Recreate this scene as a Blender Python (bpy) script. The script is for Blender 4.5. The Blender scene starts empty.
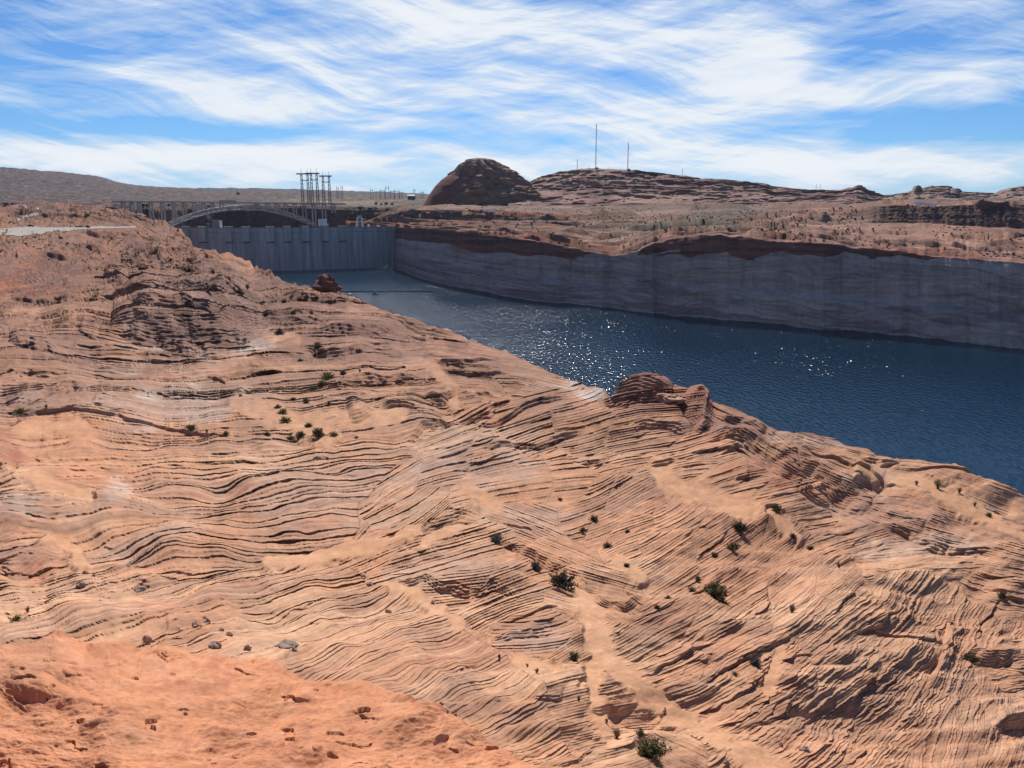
import bpy, bmesh, math, random
import numpy as np
from mathutils import Vector, Matrix

# ------------------------------------------------------------------ camera, sky, sun, exposure
sc = bpy.context.scene
COL = sc.collection
F = 765.0                       # focal length in pixels for a 1024 px wide frame
ZC = 80.0                       # eye height above the lake
HOR = 212.0                     # image row of the true horizon
TH = math.atan((384 - HOR) / F)
CT, ST = math.cos(TH), math.sin(TH)

cam = bpy.data.cameras.new('camera'); cam_o = bpy.data.objects.new('camera', cam); COL.objects.link(cam_o)
cam.sensor_width = 36; cam.lens = 36 * F / 1024
cam.clip_start = 0.1; cam.clip_end = 60000
cam_o.location = (0, 0, ZC); cam_o.rotation_euler = (math.pi / 2 - TH, 0, 0)
sc.camera = cam_o

SUN_EL, SUN_AZ = math.radians(43), math.radians(-2)      # azimuth measured from the view axis to the right
sun = bpy.data.lights.new('sun', 'SUN'); sun.energy = 5.0; sun.angle = math.radians(0.53); sun.color = (1, .94, .86)
sun_o = bpy.data.objects.new('sun', sun); COL.objects.link(sun_o); sun_o.location = (0, 0, 300)
sdir = Vector((math.sin(SUN_AZ) * math.cos(SUN_EL), math.cos(SUN_AZ) * math.cos(SUN_EL), math.sin(SUN_EL)))
sun_o.rotation_euler = (-sdir).to_track_quat('-Z', 'Y').to_euler()

sc.view_settings.view_transform = 'Standard'; sc.view_settings.look = 'None'
sc.view_settings.exposure = 0.16; sc.view_settings.gamma = 1.0; sc.view_settings.use_curve_mapping = False
sc.cycles.max_bounces = 5; sc.cycles.diffuse_bounces = 2; sc.cycles.glossy_bounces = 2


class NT:
    """tiny node-tree writer"""
    def __init__(s, tree): s.t = tree; s.t.nodes.clear()
    def n(s, typ, **kw):
        nd = s.t.nodes.new(typ)
        for k, v in kw.items():
            if k.startswith('_'): setattr(nd, k[1:], v)
            else: s.put(nd.inputs[k.replace('__', ' ')], v)
        return nd
    def put(s, sock, v):
        if isinstance(v, bpy.types.NodeSocket): s.t.links.new(v, sock)
        elif isinstance(v, bpy.types.Node): s.t.links.new(v.outputs[0], sock)
        else: sock.default_value = v
    def m(s, op, a, b=0.0, c=0.0, clamp=False):
        nd = s.t.nodes.new('ShaderNodeMath'); nd.operation = op; nd.use_clamp = clamp
        s.put(nd.inputs[0], a); s.put(nd.inputs[1], b); s.put(nd.inputs[2], c); return nd.outputs[0]
    def vm(s, op, a, b=(0, 0, 0)):
        nd = s.t.nodes.new('ShaderNodeVectorMath'); nd.operation = op
        s.put(nd.inputs[0], a); s.put(nd.inputs[1], b); return nd.outputs[0]
    def xyz(s, x, y, z=0.0):
        nd = s.t.nodes.new('ShaderNodeCombineXYZ'); s.put(nd.inputs[0], x); s.put(nd.inputs[1], y); s.put(nd.inputs[2], z); return nd.outputs[0]
    def sep(s, v):
        nd = s.t.nodes.new('ShaderNodeSeparateXYZ'); s.put(nd.inputs[0], v); return nd.outputs
    def noise(s, v, scale, detail=4.0, rough=.55, dist=0.0):
        nd = s.t.nodes.new('ShaderNodeTexNoise'); s.put(nd.inputs['Vector'], v)
        s.put(nd.inputs['Scale'], scale); s.put(nd.inputs['Detail'], detail); s.put(nd.inputs['Roughness'], rough); s.put(nd.inputs['Distortion'], dist)
        return nd.outputs[0]
    def rng(s, v, a, b, c=0.0, d=1.0, smooth=False):
        nd = s.t.nodes.new('ShaderNodeMapRange'); nd.interpolation_type = 'SMOOTHSTEP' if smooth else 'LINEAR'
        s.put(nd.inputs[0], v)
        for i, q in enumerate((a, b, c, d)): s.put(nd.inputs[1 + i], q)
        return nd.outputs[0]
    def mix(s, f, a, b, mode='MIX'):
        nd = s.t.nodes.new('ShaderNodeMix'); nd.data_type = 'RGBA'; nd.blend_type = mode
        s.put(nd.inputs[0], f)
        for i, q in ((6, a), (7, b)):
            s.put(nd.inputs[i], q if not isinstance(q, tuple) else (*q, 1.0) if len(q) == 3 else q)
        return nd.outputs[2]


# the sky: Nishita atmosphere with procedural cirrus in the direction of view of the sky dome
world = bpy.data.worlds.new('World'); sc.world = world; world.use_nodes = True
N = NT(world.node_tree)
sky = N.n('ShaderNodeTexSky', _sky_type='NISHITA', _sun_disc=False, _sun_elevation=SUN_EL, _sun_rotation=SUN_AZ,
          _altitude=1100.0, _air_density=1.0, _dust_density=.4, _ozone_density=2.0)
d = N.n('ShaderNodeTexCoord').outputs['Generated']
dx, dy, dz = N.sep(d)
az = N.m('ARCTAN2', dx, dy); el = N.m('ARCSINE', dz)
px_ = N.m('MULTIPLY', az, 11.0); pe = N.m('MULTIPLY', el, 11.0)   # about 70 px per unit
warp = N.noise(N.xyz(N.m('MULTIPLY', px_, .28), N.m('MULTIPLY', pe, .6), 3.1), 1.0, 2.0)
w1 = N.m('MULTIPLY', N.m('SUBTRACT', warp, .5), 1.15)
def streak(rot, sx, sy, seed, det, rough, dist=0.0, wk=1.0):
    c, s_ = math.cos(math.radians(rot)), math.sin(math.radians(rot))
    u = N.m('ADD', N.m('MULTIPLY', px_, c), N.m('MULTIPLY', pe, s_))
    v = N.m('SUBTRACT', N.m('MULTIPLY', pe, c), N.m('MULTIPLY', px_, s_))
    v = N.m('ADD', v, N.m('MULTIPLY', w1, wk))
    return N.noise(N.xyz(N.m('MULTIPLY', u, sx), N.m('MULTIPLY', v, sy), seed), 1.0, det, rough, dist)
def blob(bx, by, rx, ry, wgt):
    """coverage bias around an image-plane place, written as sky azimuth / elevation"""
    r = Vector(((bx - 512) / F, CT + (384 - by) / F * ST, -ST + (384 - by) / F * CT)); a = math.atan2(r.x, r.y) * 11; e = math.asin(r.normalized().z) * 11
    q1 = N.m('DIVIDE', N.m('SUBTRACT', px_, a), rx / 70); q2 = N.m('DIVIDE', N.m('SUBTRACT', pe, e), ry / 70)
    rr = N.m('ADD', N.m('MULTIPLY', q1, q1), N.m('MULTIPLY', q2, q2))
    return N.m('MULTIPLY', N.m('EXPONENT', N.m('MULTIPLY', rr, -1.0)), wgt)
big = streak(-10, .20, .95, 1.7, 3.0, .5, 0.0)
fine = streak(-13, .30, 2.6, 5.3, 8.0, .66, .12)
fib = streak(-6, .26, 7.5, 2.2, 6.0, .7, .05, 1.2)
fine2 = streak(9, .42, 3.4, 9.9, 8.0, .66, .12, .6)
hi = N.m('MULTIPLY', N.rng(el, .30, .60), -.25)
cov = N.m('ADD', N.m('ADD', N.m('MULTIPLY', big, .62), hi), N.m('ADD', N.m('MULTIPLY', fine, .85), N.m('MULTIPLY', fine2, .62)))
for b in ((540, 55, 240, 45, .17), (760, 30, 80, 45, .15), (330, 15, 150, 35, .14), (130, 85, 170, 25, .16), (400, 120, 260, 16, .12),
          (720, 115, 160, 28, .14), (960, 85, 110, 18, .17), (960, 10, 80, 30, .10), (512, 166, 1400, 15, .26), (200, 148, 260, 8, .12),
          (860, 45, 55, 40, -.22), (890, 125, 130, 12, -.18), (60, 118, 160, 10, -.16), (230, 133, 260, 8, -.17), (420, 75, 60, 10, -.12), (210, 38, 60, 10, -.14),
          (30, 40, 90, 18, -.10), (620, 80, 120, 9, -.08)):
    cov = N.m('ADD', cov, blob(*b))
cov = N.m('ADD', N.m('ADD', cov, N.m('MULTIPLY', fib, .30)), -.43)
mask = N.rng(cov, .69, 1.0, 0, 1, False)
thick = N.rng(cov, .80, 1.15, 0, 1, True)
ccol = N.mix(thick, (7.0, 8.2, 9.6), (9.6, 9.8, 10.0))
skyc = N.mix(1.0, sky.outputs[0], (.40, .68, 1.02), "MULTIPLY")
skyc = N.mix(N.m('MULTIPLY', mask, .93), skyc, ccol)
bg = N.n('ShaderNodeBackground', Color=skyc, Strength=.085)
N.n('ShaderNodeOutputWorld', Surface=bg.outputs[0])


# ------------------------------------------------------------------ pixel <-> world helpers (places only; everything gets its own distance)
def ray(px, py):
    ry = (384 - np.asarray(py, float)) / F
    rx = (np.asarray(px, float) - 512) / F
    yy = CT + ry * ST
    return rx / yy, (-ST + ry * CT) / yy          # x and z per metre of ground depth
def at(px, py, D):
    a, b = ray(px, py); return a * D, D + 0 * a, ZC + b * D
def at_z(px, py, z):
    a, b = ray(px, py); D = (z - ZC) / b; return a * D, D, z + 0 * a
def depth_at_z(px, py, z): return (z - ZC) / ray(px, py)[1]
def vec(px, py, D): return Vector([float(q) for q in at(px, py, D)])
def mpp(D): return D / F                           # metres per pixel there

# ------------------------------------------------------------------ numpy noise
_rs = np.random.RandomState(7); _P = _rs.permutation(4096).astype(np.int64); _V = _rs.rand(4096) * 2 - 1
def _h(ix, iy, iz): return _V[(_P[(_P[(ix + 37 * iz) & 4095] + iy) & 4095])]
def vnoise(x, y, z=0):
    x0 = np.floor(x); y0 = np.floor(y); fx = x - x0; fy = y - y0
    ix = x0.astype(np.int64); iy = y0.astype(np.int64)
    fx = fx * fx * fx * (fx * (fx * 6 - 15) + 10); fy = fy * fy * fy * (fy * (fy * 6 - 15) + 10)
    a = _h(ix, iy, z); b = _h(ix + 1, iy, z); c = _h(ix, iy + 1, z); e = _h(ix + 1, iy + 1, z)
    return (a + (b - a) * fx) + ((c + (e - c) * fx) - (a + (b - a) * fx)) * fy
def fbm(x, y, z=0, o=4, g=.5):
    r = 0; a = 1.0
    for k in range(o):
        r = r + a * vnoise(x, y, z + 11 * k); x = x * 2.03 + 17.3; y = y * 2.03 + 5.1; a *= g
    return r
def h1(i, seed=0): return (_V[(_P[(np.asarray(i).astype(np.int64) + 131 * seed) & 4095])] + 1) * .5
def sstep(a, b, x): t = np.clip((x - a) / (b - a), 0, 1); return t * t * (3 - 2 * t)

# ------------------------------------------------------------------ mesh helpers
def props(o, label=None, cat=None, group=None, kind=None):
    if label: o['label'] = label
    if cat: o['category'] = cat
    if group: o['group'] = group
    if kind: o['kind'] = kind
    return o
def link(o, parent=None):
    COL.objects.link(o)
    if parent: o.parent = parent
    return o
def empty(name, loc, label, cat, group=None, rz=0):
    o = bpy.data.objects.new(name, None); o.location = loc; o.rotation_euler = (0, 0, rz); o.empty_display_size = .5
    return props(link(o), label, cat, group)
def grid_mesh(name, X, col=None, attrs=None, mat=None, smooth=True, flip=False):
    R, C, _ = X.shape
    me = bpy.data.meshes.new(name)
    idx = np.arange(R * C).reshape(R, C)
    q = np.stack([idx[:-1, :-1], idx[:-1, 1:], idx[1:, 1:], idx[1:, :-1]], -1).reshape(-1, 4)
    if flip: q = q[:, ::-1]
    me.vertices.add(R * C); me.vertices.foreach_set('co', X.astype(np.float32).ravel())
    me.loops.add(q.size); me.loops.foreach_set('vertex_index', q.astype(np.int32).ravel())
    me.polygons.add(len(q)); me.polygons.foreach_set('loop_start', np.arange(0, q.size, 4, dtype=np.int32))
    me.polygons.foreach_set('use_smooth', np.full(len(q), smooth))
    me.update(calc_edges=True)
    if col is not None:
        a = me.attributes.new('tint', 'FLOAT_COLOR', 'POINT')
        c4 = np.ones((R * C, 4), np.float32); c4[:, :3] = np.clip(col.reshape(-1, 3), 0, 1); a.data.foreach_set('color', c4.ravel())
    for k, v in (attrs or {}).items():
        a = me.attributes.new(k, 'FLOAT', 'POINT'); a.data.foreach_set('value', v.astype(np.float32).ravel())
    if mat: me.materials.append(mat)
    return link(bpy.data.objects.new(name, me))

class MB:
    """collects simple solids into one mesh"""
    def __init__(s): s.v = []; s.f = []
    def add(s, vs, fs):
        b = len(s.v); s.v += [tuple(q) for q in vs]; s.f += [[b + i for i in f] for f in fs]; return s
    def box(s, cx, cy, cz, sx, sy, sz, rz=0, top=1.0):
        """box with centre, full sizes; top = taper of the top face"""
        c, n = math.cos(rz), math.sin(rz); vs = []
        for k, t in ((-.5, 1), (.5, top)):
            for i, j in ((-.5, -.5), (.5, -.5), (.5, .5), (-.5, .5)):
                x, y = i * sx * t, j * sy * t; vs.append((cx + x * c - y * n, cy + x * n + y * c, cz + k * sz))
        return s.add(vs, [(3, 2, 1, 0), (4, 5, 6, 7), (0, 1, 5, 4), (1, 2, 6, 5), (2, 3, 7, 6), (3, 0, 4, 7)])
    def tube(s, a, b, r0, r1=None, n=6, cap=True):
        a = Vector(a); b = Vector(b); r1 = r0 if r1 is None else r1
        w = (b - a).normalized(); u = w.orthogonal().normalized(); v = w.cross(u)
        vs = []
        for p, r in ((a, r0), (b, r1)):
            for k in range(n):
                t = 2 * math.pi * k / n; vs.append(p + (u * math.cos(t) + v * math.sin(t)) * r)
        fs = [(k, (k + 1) % n, n + (k + 1) % n, n + k) for k in range(n)]
        if cap: fs += [tuple(range(n - 1, -1, -1)), tuple(range(n, 2 * n))]
        return s.add(vs, fs)
    def build(s, name, mat, parent=None, smooth=False):
        me = bpy.data.meshes.new(name); me.from_pydata(s.v, [], s.f); me.update()
        if mat: me.materials.append(mat)
        if smooth: me.polygons.foreach_set('use_smooth', [True] * len(me.polygons))
        return link(bpy.data.objects.new(name, me), parent)

# ------------------------------------------------------------------ materials
def mat(name): m = bpy.data.materials.new(name); m.use_nodes = True; return m, NT(m.node_tree)
def done(Nn, bsdf): Nn.n('ShaderNodeOutputMaterial', Surface=bsdf.outputs[0])
def simple(name, col, rough=.7, metal=0.0, var=.12, scale=.6, bump=0.0):
    m, n = mat(name)
    p = n.n('ShaderNodeTexCoord').outputs['Object']
    k = n.noise(p, scale, 5.0, .6)
    c = n.mix(n.rng(k, .3, .7), tuple(q * (1 - var) for q in col), tuple(min(1, q * (1 + var)) for q in col))
    b = n.n('ShaderNodeBsdfPrincipled', Base__Color=c, Roughness=rough, Metallic=metal)
    if bump: n.put(b.inputs['Normal'], n.n('ShaderNodeBump', Strength=bump, Distance=.05, Height=k).outputs[0])
    done(n, b); return m

def rock_material(name, grain=6.0, bump_px=.7):
    """sandstone: colour from the painted tint, fine laminae from the bedding coordinate, grain from object space"""
    m, n = mat(name)
    tint = n.n('ShaderNodeAttribute', _attribute_name='tint').outputs['Color']
    s = n.n('ShaderNodeAttribute', _attribute_name='bed').outputs['Fac']
    amp = n.n('ShaderNodeAttribute', _attribute_name='bedamp').outputs['Fac']
    unit = n.n('ShaderNodeAttribute', _attribute_name='unit').outputs['Fac']
    pos = n.n('ShaderNodeNewGeometry').outputs['Position']
    # coordinates in metres divided by the local size of a lamina, so grain stays proportionate to the beds
    g1 = n.noise(pos, grain, 6.0, .65)
    g2 = n.noise(pos, grain * .13, 5.0, .6); g3 = n.noise(pos, grain * 9, 3.0, .7)
    lam = n.noise(n.xyz(n.m('MULTIPLY', s, 1.3), n.m('MULTIPLY', n.sep(pos)[0], .05), n.m('MULTIPLY', n.sep(pos)[1], .05)), 1.0, 4.0, .75)
    k = n.m('ADD', n.rng(g1, .25, .75, .86, 1.14), n.m('ADD', n.rng(g2, .3, .7, -.10, .10), n.rng(g3, .3, .7, -.09, .09)))
    k = n.m('ADD', k, n.m('MULTIPLY', n.m('SUBTRACT', lam, .5), n.m('MULTIPLY', amp, 1.7)))
    col = n.mix(1.0, tint, n.xyz(k, k, k), 'MULTIPLY')
    h = n.m('ADD', n.m('MULTIPLY', lam, n.m('MULTIPLY', amp, 2.2)), n.m('ADD', n.m('MULTIPLY', g3, .5), n.m('ADD', n.m('MULTIPLY', g1, .6), n.m('MULTIPLY', g2, 1.0))))
    bp = n.n('ShaderNodeBump', Strength=.8, Height=h); n.put(bp.inputs['Distance'], n.m('MULTIPLY', unit, bump_px))
    b = n.n('ShaderNodeBsdfPrincipled', Base__Color=col, Roughness=.92, Normal=bp.outputs[0]); b.inputs['Specular IOR Level'].default_value = .15
    done(n, b); return m
M_near = rock_material('slickrock_sandstone', 7.0, .9)
M_far = rock_material('canyon_sandstone', .25, 1.2)

# ------------------------------------------------------------------ NEAR SLICKROCK
TP = np.array([(-250,768,4),(0,900,3.0),(260,900,3.0),(520,900,3.6),(800,900,6.5),(1024,900,9),
 (0,768,4.5),(0,700,5.7),(0,645,7.3),(100,640,7.5),(260,768,4.9),(260,700,6.2),(250,650,8),(400,690,7.7),(400,768,5.6),(520,768,7.2),(480,735,7.6),(600,740,10),(700,768,11.2),
 (850,768,13.5),(1024,768,16),(1224,768,21),(1024,700,20),(1024,650,24.5),(1024,560,36),(1024,500,50),(1224,650,32),(1224,560,48),(1224,505,60),
 (800,650,19),(800,560,30),(800,470,48),(800,440,57),(650,650,16.5),(650,600,20.5),(650,500,36),(650,440,51),(650,385,69),
 (500,650,13.5),(520,700,9.8),(500,600,17.5),(500,500,33),(500,430,53),(500,380,76),(500,350,105),(400,640,11.6),(400,600,15),(400,500,30),(400,430,50),(400,370,82),(400,330,130),(400,316,165),
 (250,615,12),(250,560,17),(250,500,28),(250,440,45),(250,380,74),(250,340,108),(250,300,175),(250,270,290),(300,290,215),
 (100,610,10.3),(100,560,16),(100,500,26),(100,440,42),(100,380,69),(100,340,104),(100,300,168),(100,265,290),(100,240,450),(100,230,590),(100,215,760),(180,240,500),(170,228,760),
 (0,610,10),(0,560,15),(0,500,24),(0,440,38),(0,380,62),(0,340,94),(0,300,152),(0,265,258),(0,240,410),(0,229,560),(0,215,720),(0,206,860),
 (-250,610,9),(-250,500,22),(-250,400,50),(-250,300,140),(-250,240,400),(-250,215,700)], float)
def _uv(px, py): return np.asarray(px, float) / 150, 3.2 * np.log(np.maximum(np.asarray(py, float) - 190, 6) / 100)
def _tps(r2): return np.where(r2 > 1e-12, r2 * np.log(np.maximum(r2, 1e-12)), 0)
def fit(T, lam=.02):
    u, v = _uv(T[:, 0], T[:, 1]); n = len(u)
    K = _tps((u[:, None] - u) ** 2 + (v[:, None] - v) ** 2) + lam * np.eye(n)
    Pm = np.stack([np.ones(n), u, v], 1)
    A = np.block([[K, Pm], [Pm.T, np.zeros((3, 3))]])
    w = np.linalg.solve(A, np.concatenate([np.log(T[:, 2]), np.zeros(3)]))
    def f(px, py):
        U, Vv = _uv(px, py); U, Vv = np.broadcast_arrays(U, Vv); r = w[n] + w[n + 1] * U + w[n + 2] * Vv
        for k in range(n): r = r + w[k] * _tps((U - u[k]) ** 2 + (Vv - v[k]) ** 2)
        return np.exp(r)
    return f
Dnear = fit(TP)
SIL = np.array([(-400,207),(-250,207),(0,207),(35,205),(60,204),(85,205),(110,208),(130,213),(150,221),(165,226),(175,230),(185,240),(200,255),(230,262),(255,268),(290,281),(313,291),(345,297),
 (390,313),(420,322),(450,333),(500,348),(530,358),(560,374),(585,385),(598,394),(609,399),(617,392),(630,387),(645,384),(665,383),(685,386),(702,392),(716,400),(740,408),(757,418),(775,430),(792,437),(830,438),(862,449),(875,456),(910,460),
 (950,472),(1000,487),(1024,492),(1224,512),(1400,520)], float)
cx = np.concatenate([np.arange(-330, -8, 8.), np.arange(-8, 1032, .66), np.arange(1032, 1320, 8.)])
ys = np.interp(cx, SIL[:, 0], SIL[:, 1]); ksm = np.exp(-np.linspace(-2, 2, 13) ** 2); ksm /= ksm.sum(); ys = sum(ksm[q] * np.pad(ys, 6, 'edge')[q:q + len(cx)] for q in range(13))
ys = ys + .8 * fbm(cx / 9, cx * 0, 3, 3)
NR = 860; NR2 = 1240
t_ = np.linspace(0, 1, NR) ** 0.97
PY = np.concatenate([np.linspace(1150, 786, 12)[:, None] + 0 * cx, 782 + (ys[None, :] - 782) * t_[:, None]], 0)
PX = np.broadcast_to(cx, PY.shape)
# coarse evaluation of the depth field then exact rows
rows = np.unique(np.concatenate([np.arange(0, PY.shape[0], 6), [PY.shape[0] - 1]]))
Dr = np.log(Dnear(PX[rows], PY[rows]))
ri = np.clip(np.searchsorted(rows, np.arange(PY.shape[0]), 'right') - 1, 0, len(rows) - 2)
fr = ((np.arange(PY.shape[0]) - rows[ri]) / (rows[ri + 1] - rows[ri]))[:, None]
DD = np.exp(Dr[ri] * (1 - fr) + Dr[ri + 1] * fr)
DD = np.maximum.accumulate(DD, 0)
U = DD / F                                             # metres per pixel

def polydist(px, py, pts):
    """distance to a polyline, signed height above it (image up = further away) and place along it"""
    best = np.full(px.shape, 1e9); along = np.zeros(px.shape); up = np.zeros(px.shape); L = 0
    segs = []
    for (x0, y0), (x1, y1) in zip(pts[:-1], pts[1:]):
        l = math.hypot(x1 - x0, y1 - y0); segs.append((x0, y0, x1, y1, l, L)); L += l
    for x0, y0, x1, y1, l, s0 in segs:
        tx, ty = (x1 - x0) / l, (y1 - y0) / l
        t = np.clip((px - x0) * tx + (py - y0) * ty, 0, l)
        ex = px - x0 - t * tx; ey = py - y0 - t * ty; dd = np.hypot(ex, ey)
        side = (px - x0) * ty - (py - y0) * tx                     # >0 above when the line runs left to right
        k = dd < best; best = np.where(k, dd, best); along = np.where(k, (s0 + t) / L, along); up = np.where(k, np.where(side >= 0, dd, -dd), up)
    return best, along, up
def window(pts, pad):
    xs = [p[0] for p in pts]; yy = [p[1] for p in pts]
    c0, c1 = np.searchsorted(cx, [min(xs) - pad, max(xs) + pad])
    sub = PY[:, c0:c1]; ok = np.where(((sub > min(yy) - pad) & (sub < max(yy) + pad)).any(1))[0]
    return (slice(ok[0], ok[-1] + 1), slice(c0, c1)) if len(ok) and c1 > c0 else None

# --- bedding sets: x, y, apparent rise in degrees, bed spacing in px, strength
Z = [(60,592,5,4.2,1),(180,585,8,4,1),(300,592,13,4.4,1),(345,640,22,4.4,1),(430,655,31,4.6,1),(480,690,38,4.8,1),(530,722,34,5,1),(30,615,10,3.4,.8),(130,605,6,3.4,1),
 (450,560,16,5,1.3),(470,590,10,5,1.2),(530,520,-20,4.5,1.2),(565,545,-24,4.5,1),(500,600,22,5.2,1.2),(535,640,10,5.5,1.5),(560,650,24,4.6,1),(605,585,-14,4.4,1.1),(620,600,-30,4.4,1),
 (560,700,14,5.5,1.1),(545,755,26,6,1.2),(625,725,8,4.6,1.3),(660,750,-24,4.6,1),(600,760,20,6,1),
 (660,620,29,5.6,1.1),(720,600,32,5.6,1.1),(700,660,30,5.6,1.1),(740,640,30,5.4,1),(770,690,34,6,1.2),(720,540,36,4.8,1),(800,600,40,5,1),(850,640,39,5,1),(830,580,38,4.6,.9),(900,610,50,5.5,1),(955,630,62,5.5,1.2),(1005,625,55,5,1),
 (940,690,62,6,1.4),(980,710,78,5.5,1.3),(900,690,48,6,1.2),(830,690,40,6,1.2),(800,740,40,7,1.1),(880,740,48,6.5,1.1),(950,750,80,6,1),(1005,745,75,5,1),(1015,680,10,5,1),(1010,655,-10,5,1),
 (690,520,28,5,1),(640,505,27,4.8,1),(670,560,30,5,.9),(630,540,25,5,1),(760,540,36,4.6,.9),(840,540,18,5,.8),(900,560,8,5.5,.8),(960,565,0,5,.8),(1000,595,-12,5,.8),
 (745,425,-30,5,1.2),(770,450,-32,5,1.1),(700,440,14,4.6,1),(650,400,7,3.8,1.1),(640,430,10,4,1.1),(680,460,12,4.4,1),(620,455,14,4.6,1.1),(560,405,17,4.4,1.3),(530,440,17,4.6,1.3),(590,430,15,4.6,1.2),(485,455,14,4.6,1.2),(500,480,10,5,1.2),(570,475,8,4.6,1),(590,500,20,4.6,1),(620,520,24,4.6,1),(740,480,16,4.6,1),(790,500,14,4.6,1),
 (820,455,-18,3.6,1),(850,475,-20,4,1),(850,445,-14,3,1),(900,520,-17,4,1.2),(950,540,-15,4,1.1),(1000,555,-14,4,1),(905,462,-6,2.6,.8),(900,480,-5,3,.9),(980,515,-20,4.5,.7),(960,490,-18,3,.8),
 (430,470,14,4.2,1.1),(440,440,20,4,1.1),(350,505,46,4.4,1),(320,530,40,4.4,1),(395,520,30,4.4,1),(385,480,34,4.4,1),(340,460,10,4.2,1),(300,500,10,5,.8),(270,530,6,5,.8),(410,420,4,3.4,1.1),(370,440,3,4,.9),(300,400,4,3.4,.8),(200,500,-2,3.8,1),(270,450,-3,4.2,.9),
 (330,375,3,3,1.1),(380,372,4,3,1.2),(400,355,-5,3,1.1),(430,395,10,3,1),(460,370,-6,2.8,1),(480,350,-10,2.6,1),(540,385,-12,3,1),(520,370,-8,2.8,1),(350,325,-14,2.6,1.1),(310,335,-8,2.6,1.2),(300,312,-5,2.4,1),(270,290,-8,2.2,1),(400,330,-14,2.4,1),(440,345,-8,2.6,1),
 (135,460,-24,4.6,.9),(110,450,-8,4.4,.9),(70,470,-5,4.6,.9),(55,500,10,4,1),(20,520,10,4,1.2),(30,545,6,4.2,1.3),(25,580,4,4,1),(95,530,26,3.8,1),(130,545,28,3.6,1),(180,545,28,3.6,1),(110,570,16,3.6,.9),(220,560,6,3.6,.9),
 (20,390,-12,3,1.2),(60,385,-10,3.2,1.2),(95,375,-16,3,1),(50,360,-9,2.6,1.2),(30,335,-4,2.4,1.1),(100,345,-18,2.6,1),(130,330,-6,2.4,1),(200,318,-2,2.6,1.3),(160,320,-4,2.6,1.2),(235,320,4,2.6,1.2),(190,350,0,2.8,1),(210,375,6,3,1),(150,375,4,3,.9),(180,415,8,3.6,.9),(130,435,-4,4,.9),(70,440,6,4,.5),
 (40,310,2,2,1.1),(90,300,-3,2,1.1),(150,297,2,2,1.2),(210,292,-3,2,1.2),(240,278,-4,2,1.1),(60,285,30,2,.8),(110,275,-34,2.2,1),(150,265,-38,2.2,1),(180,268,-20,2,1.1),(205,270,-4,1.8,1.2),(150,245,-20,1.8,1),(100,250,20,1.8,.8),(40,250,0,1.8,.6),(40,232,0,1.6,.6),(90,215,-18,1.6,.8),(50,212,0,1.6,.8),(15,440,-10,4,1.4),(10,465,12,4.4,1.4)]
rng = np.random.RandomState(3)
RED0 = np.array([(-400,640),(0,643),(195,650),(300,668),(400,694),(505,742),(700,900)], float)
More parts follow.
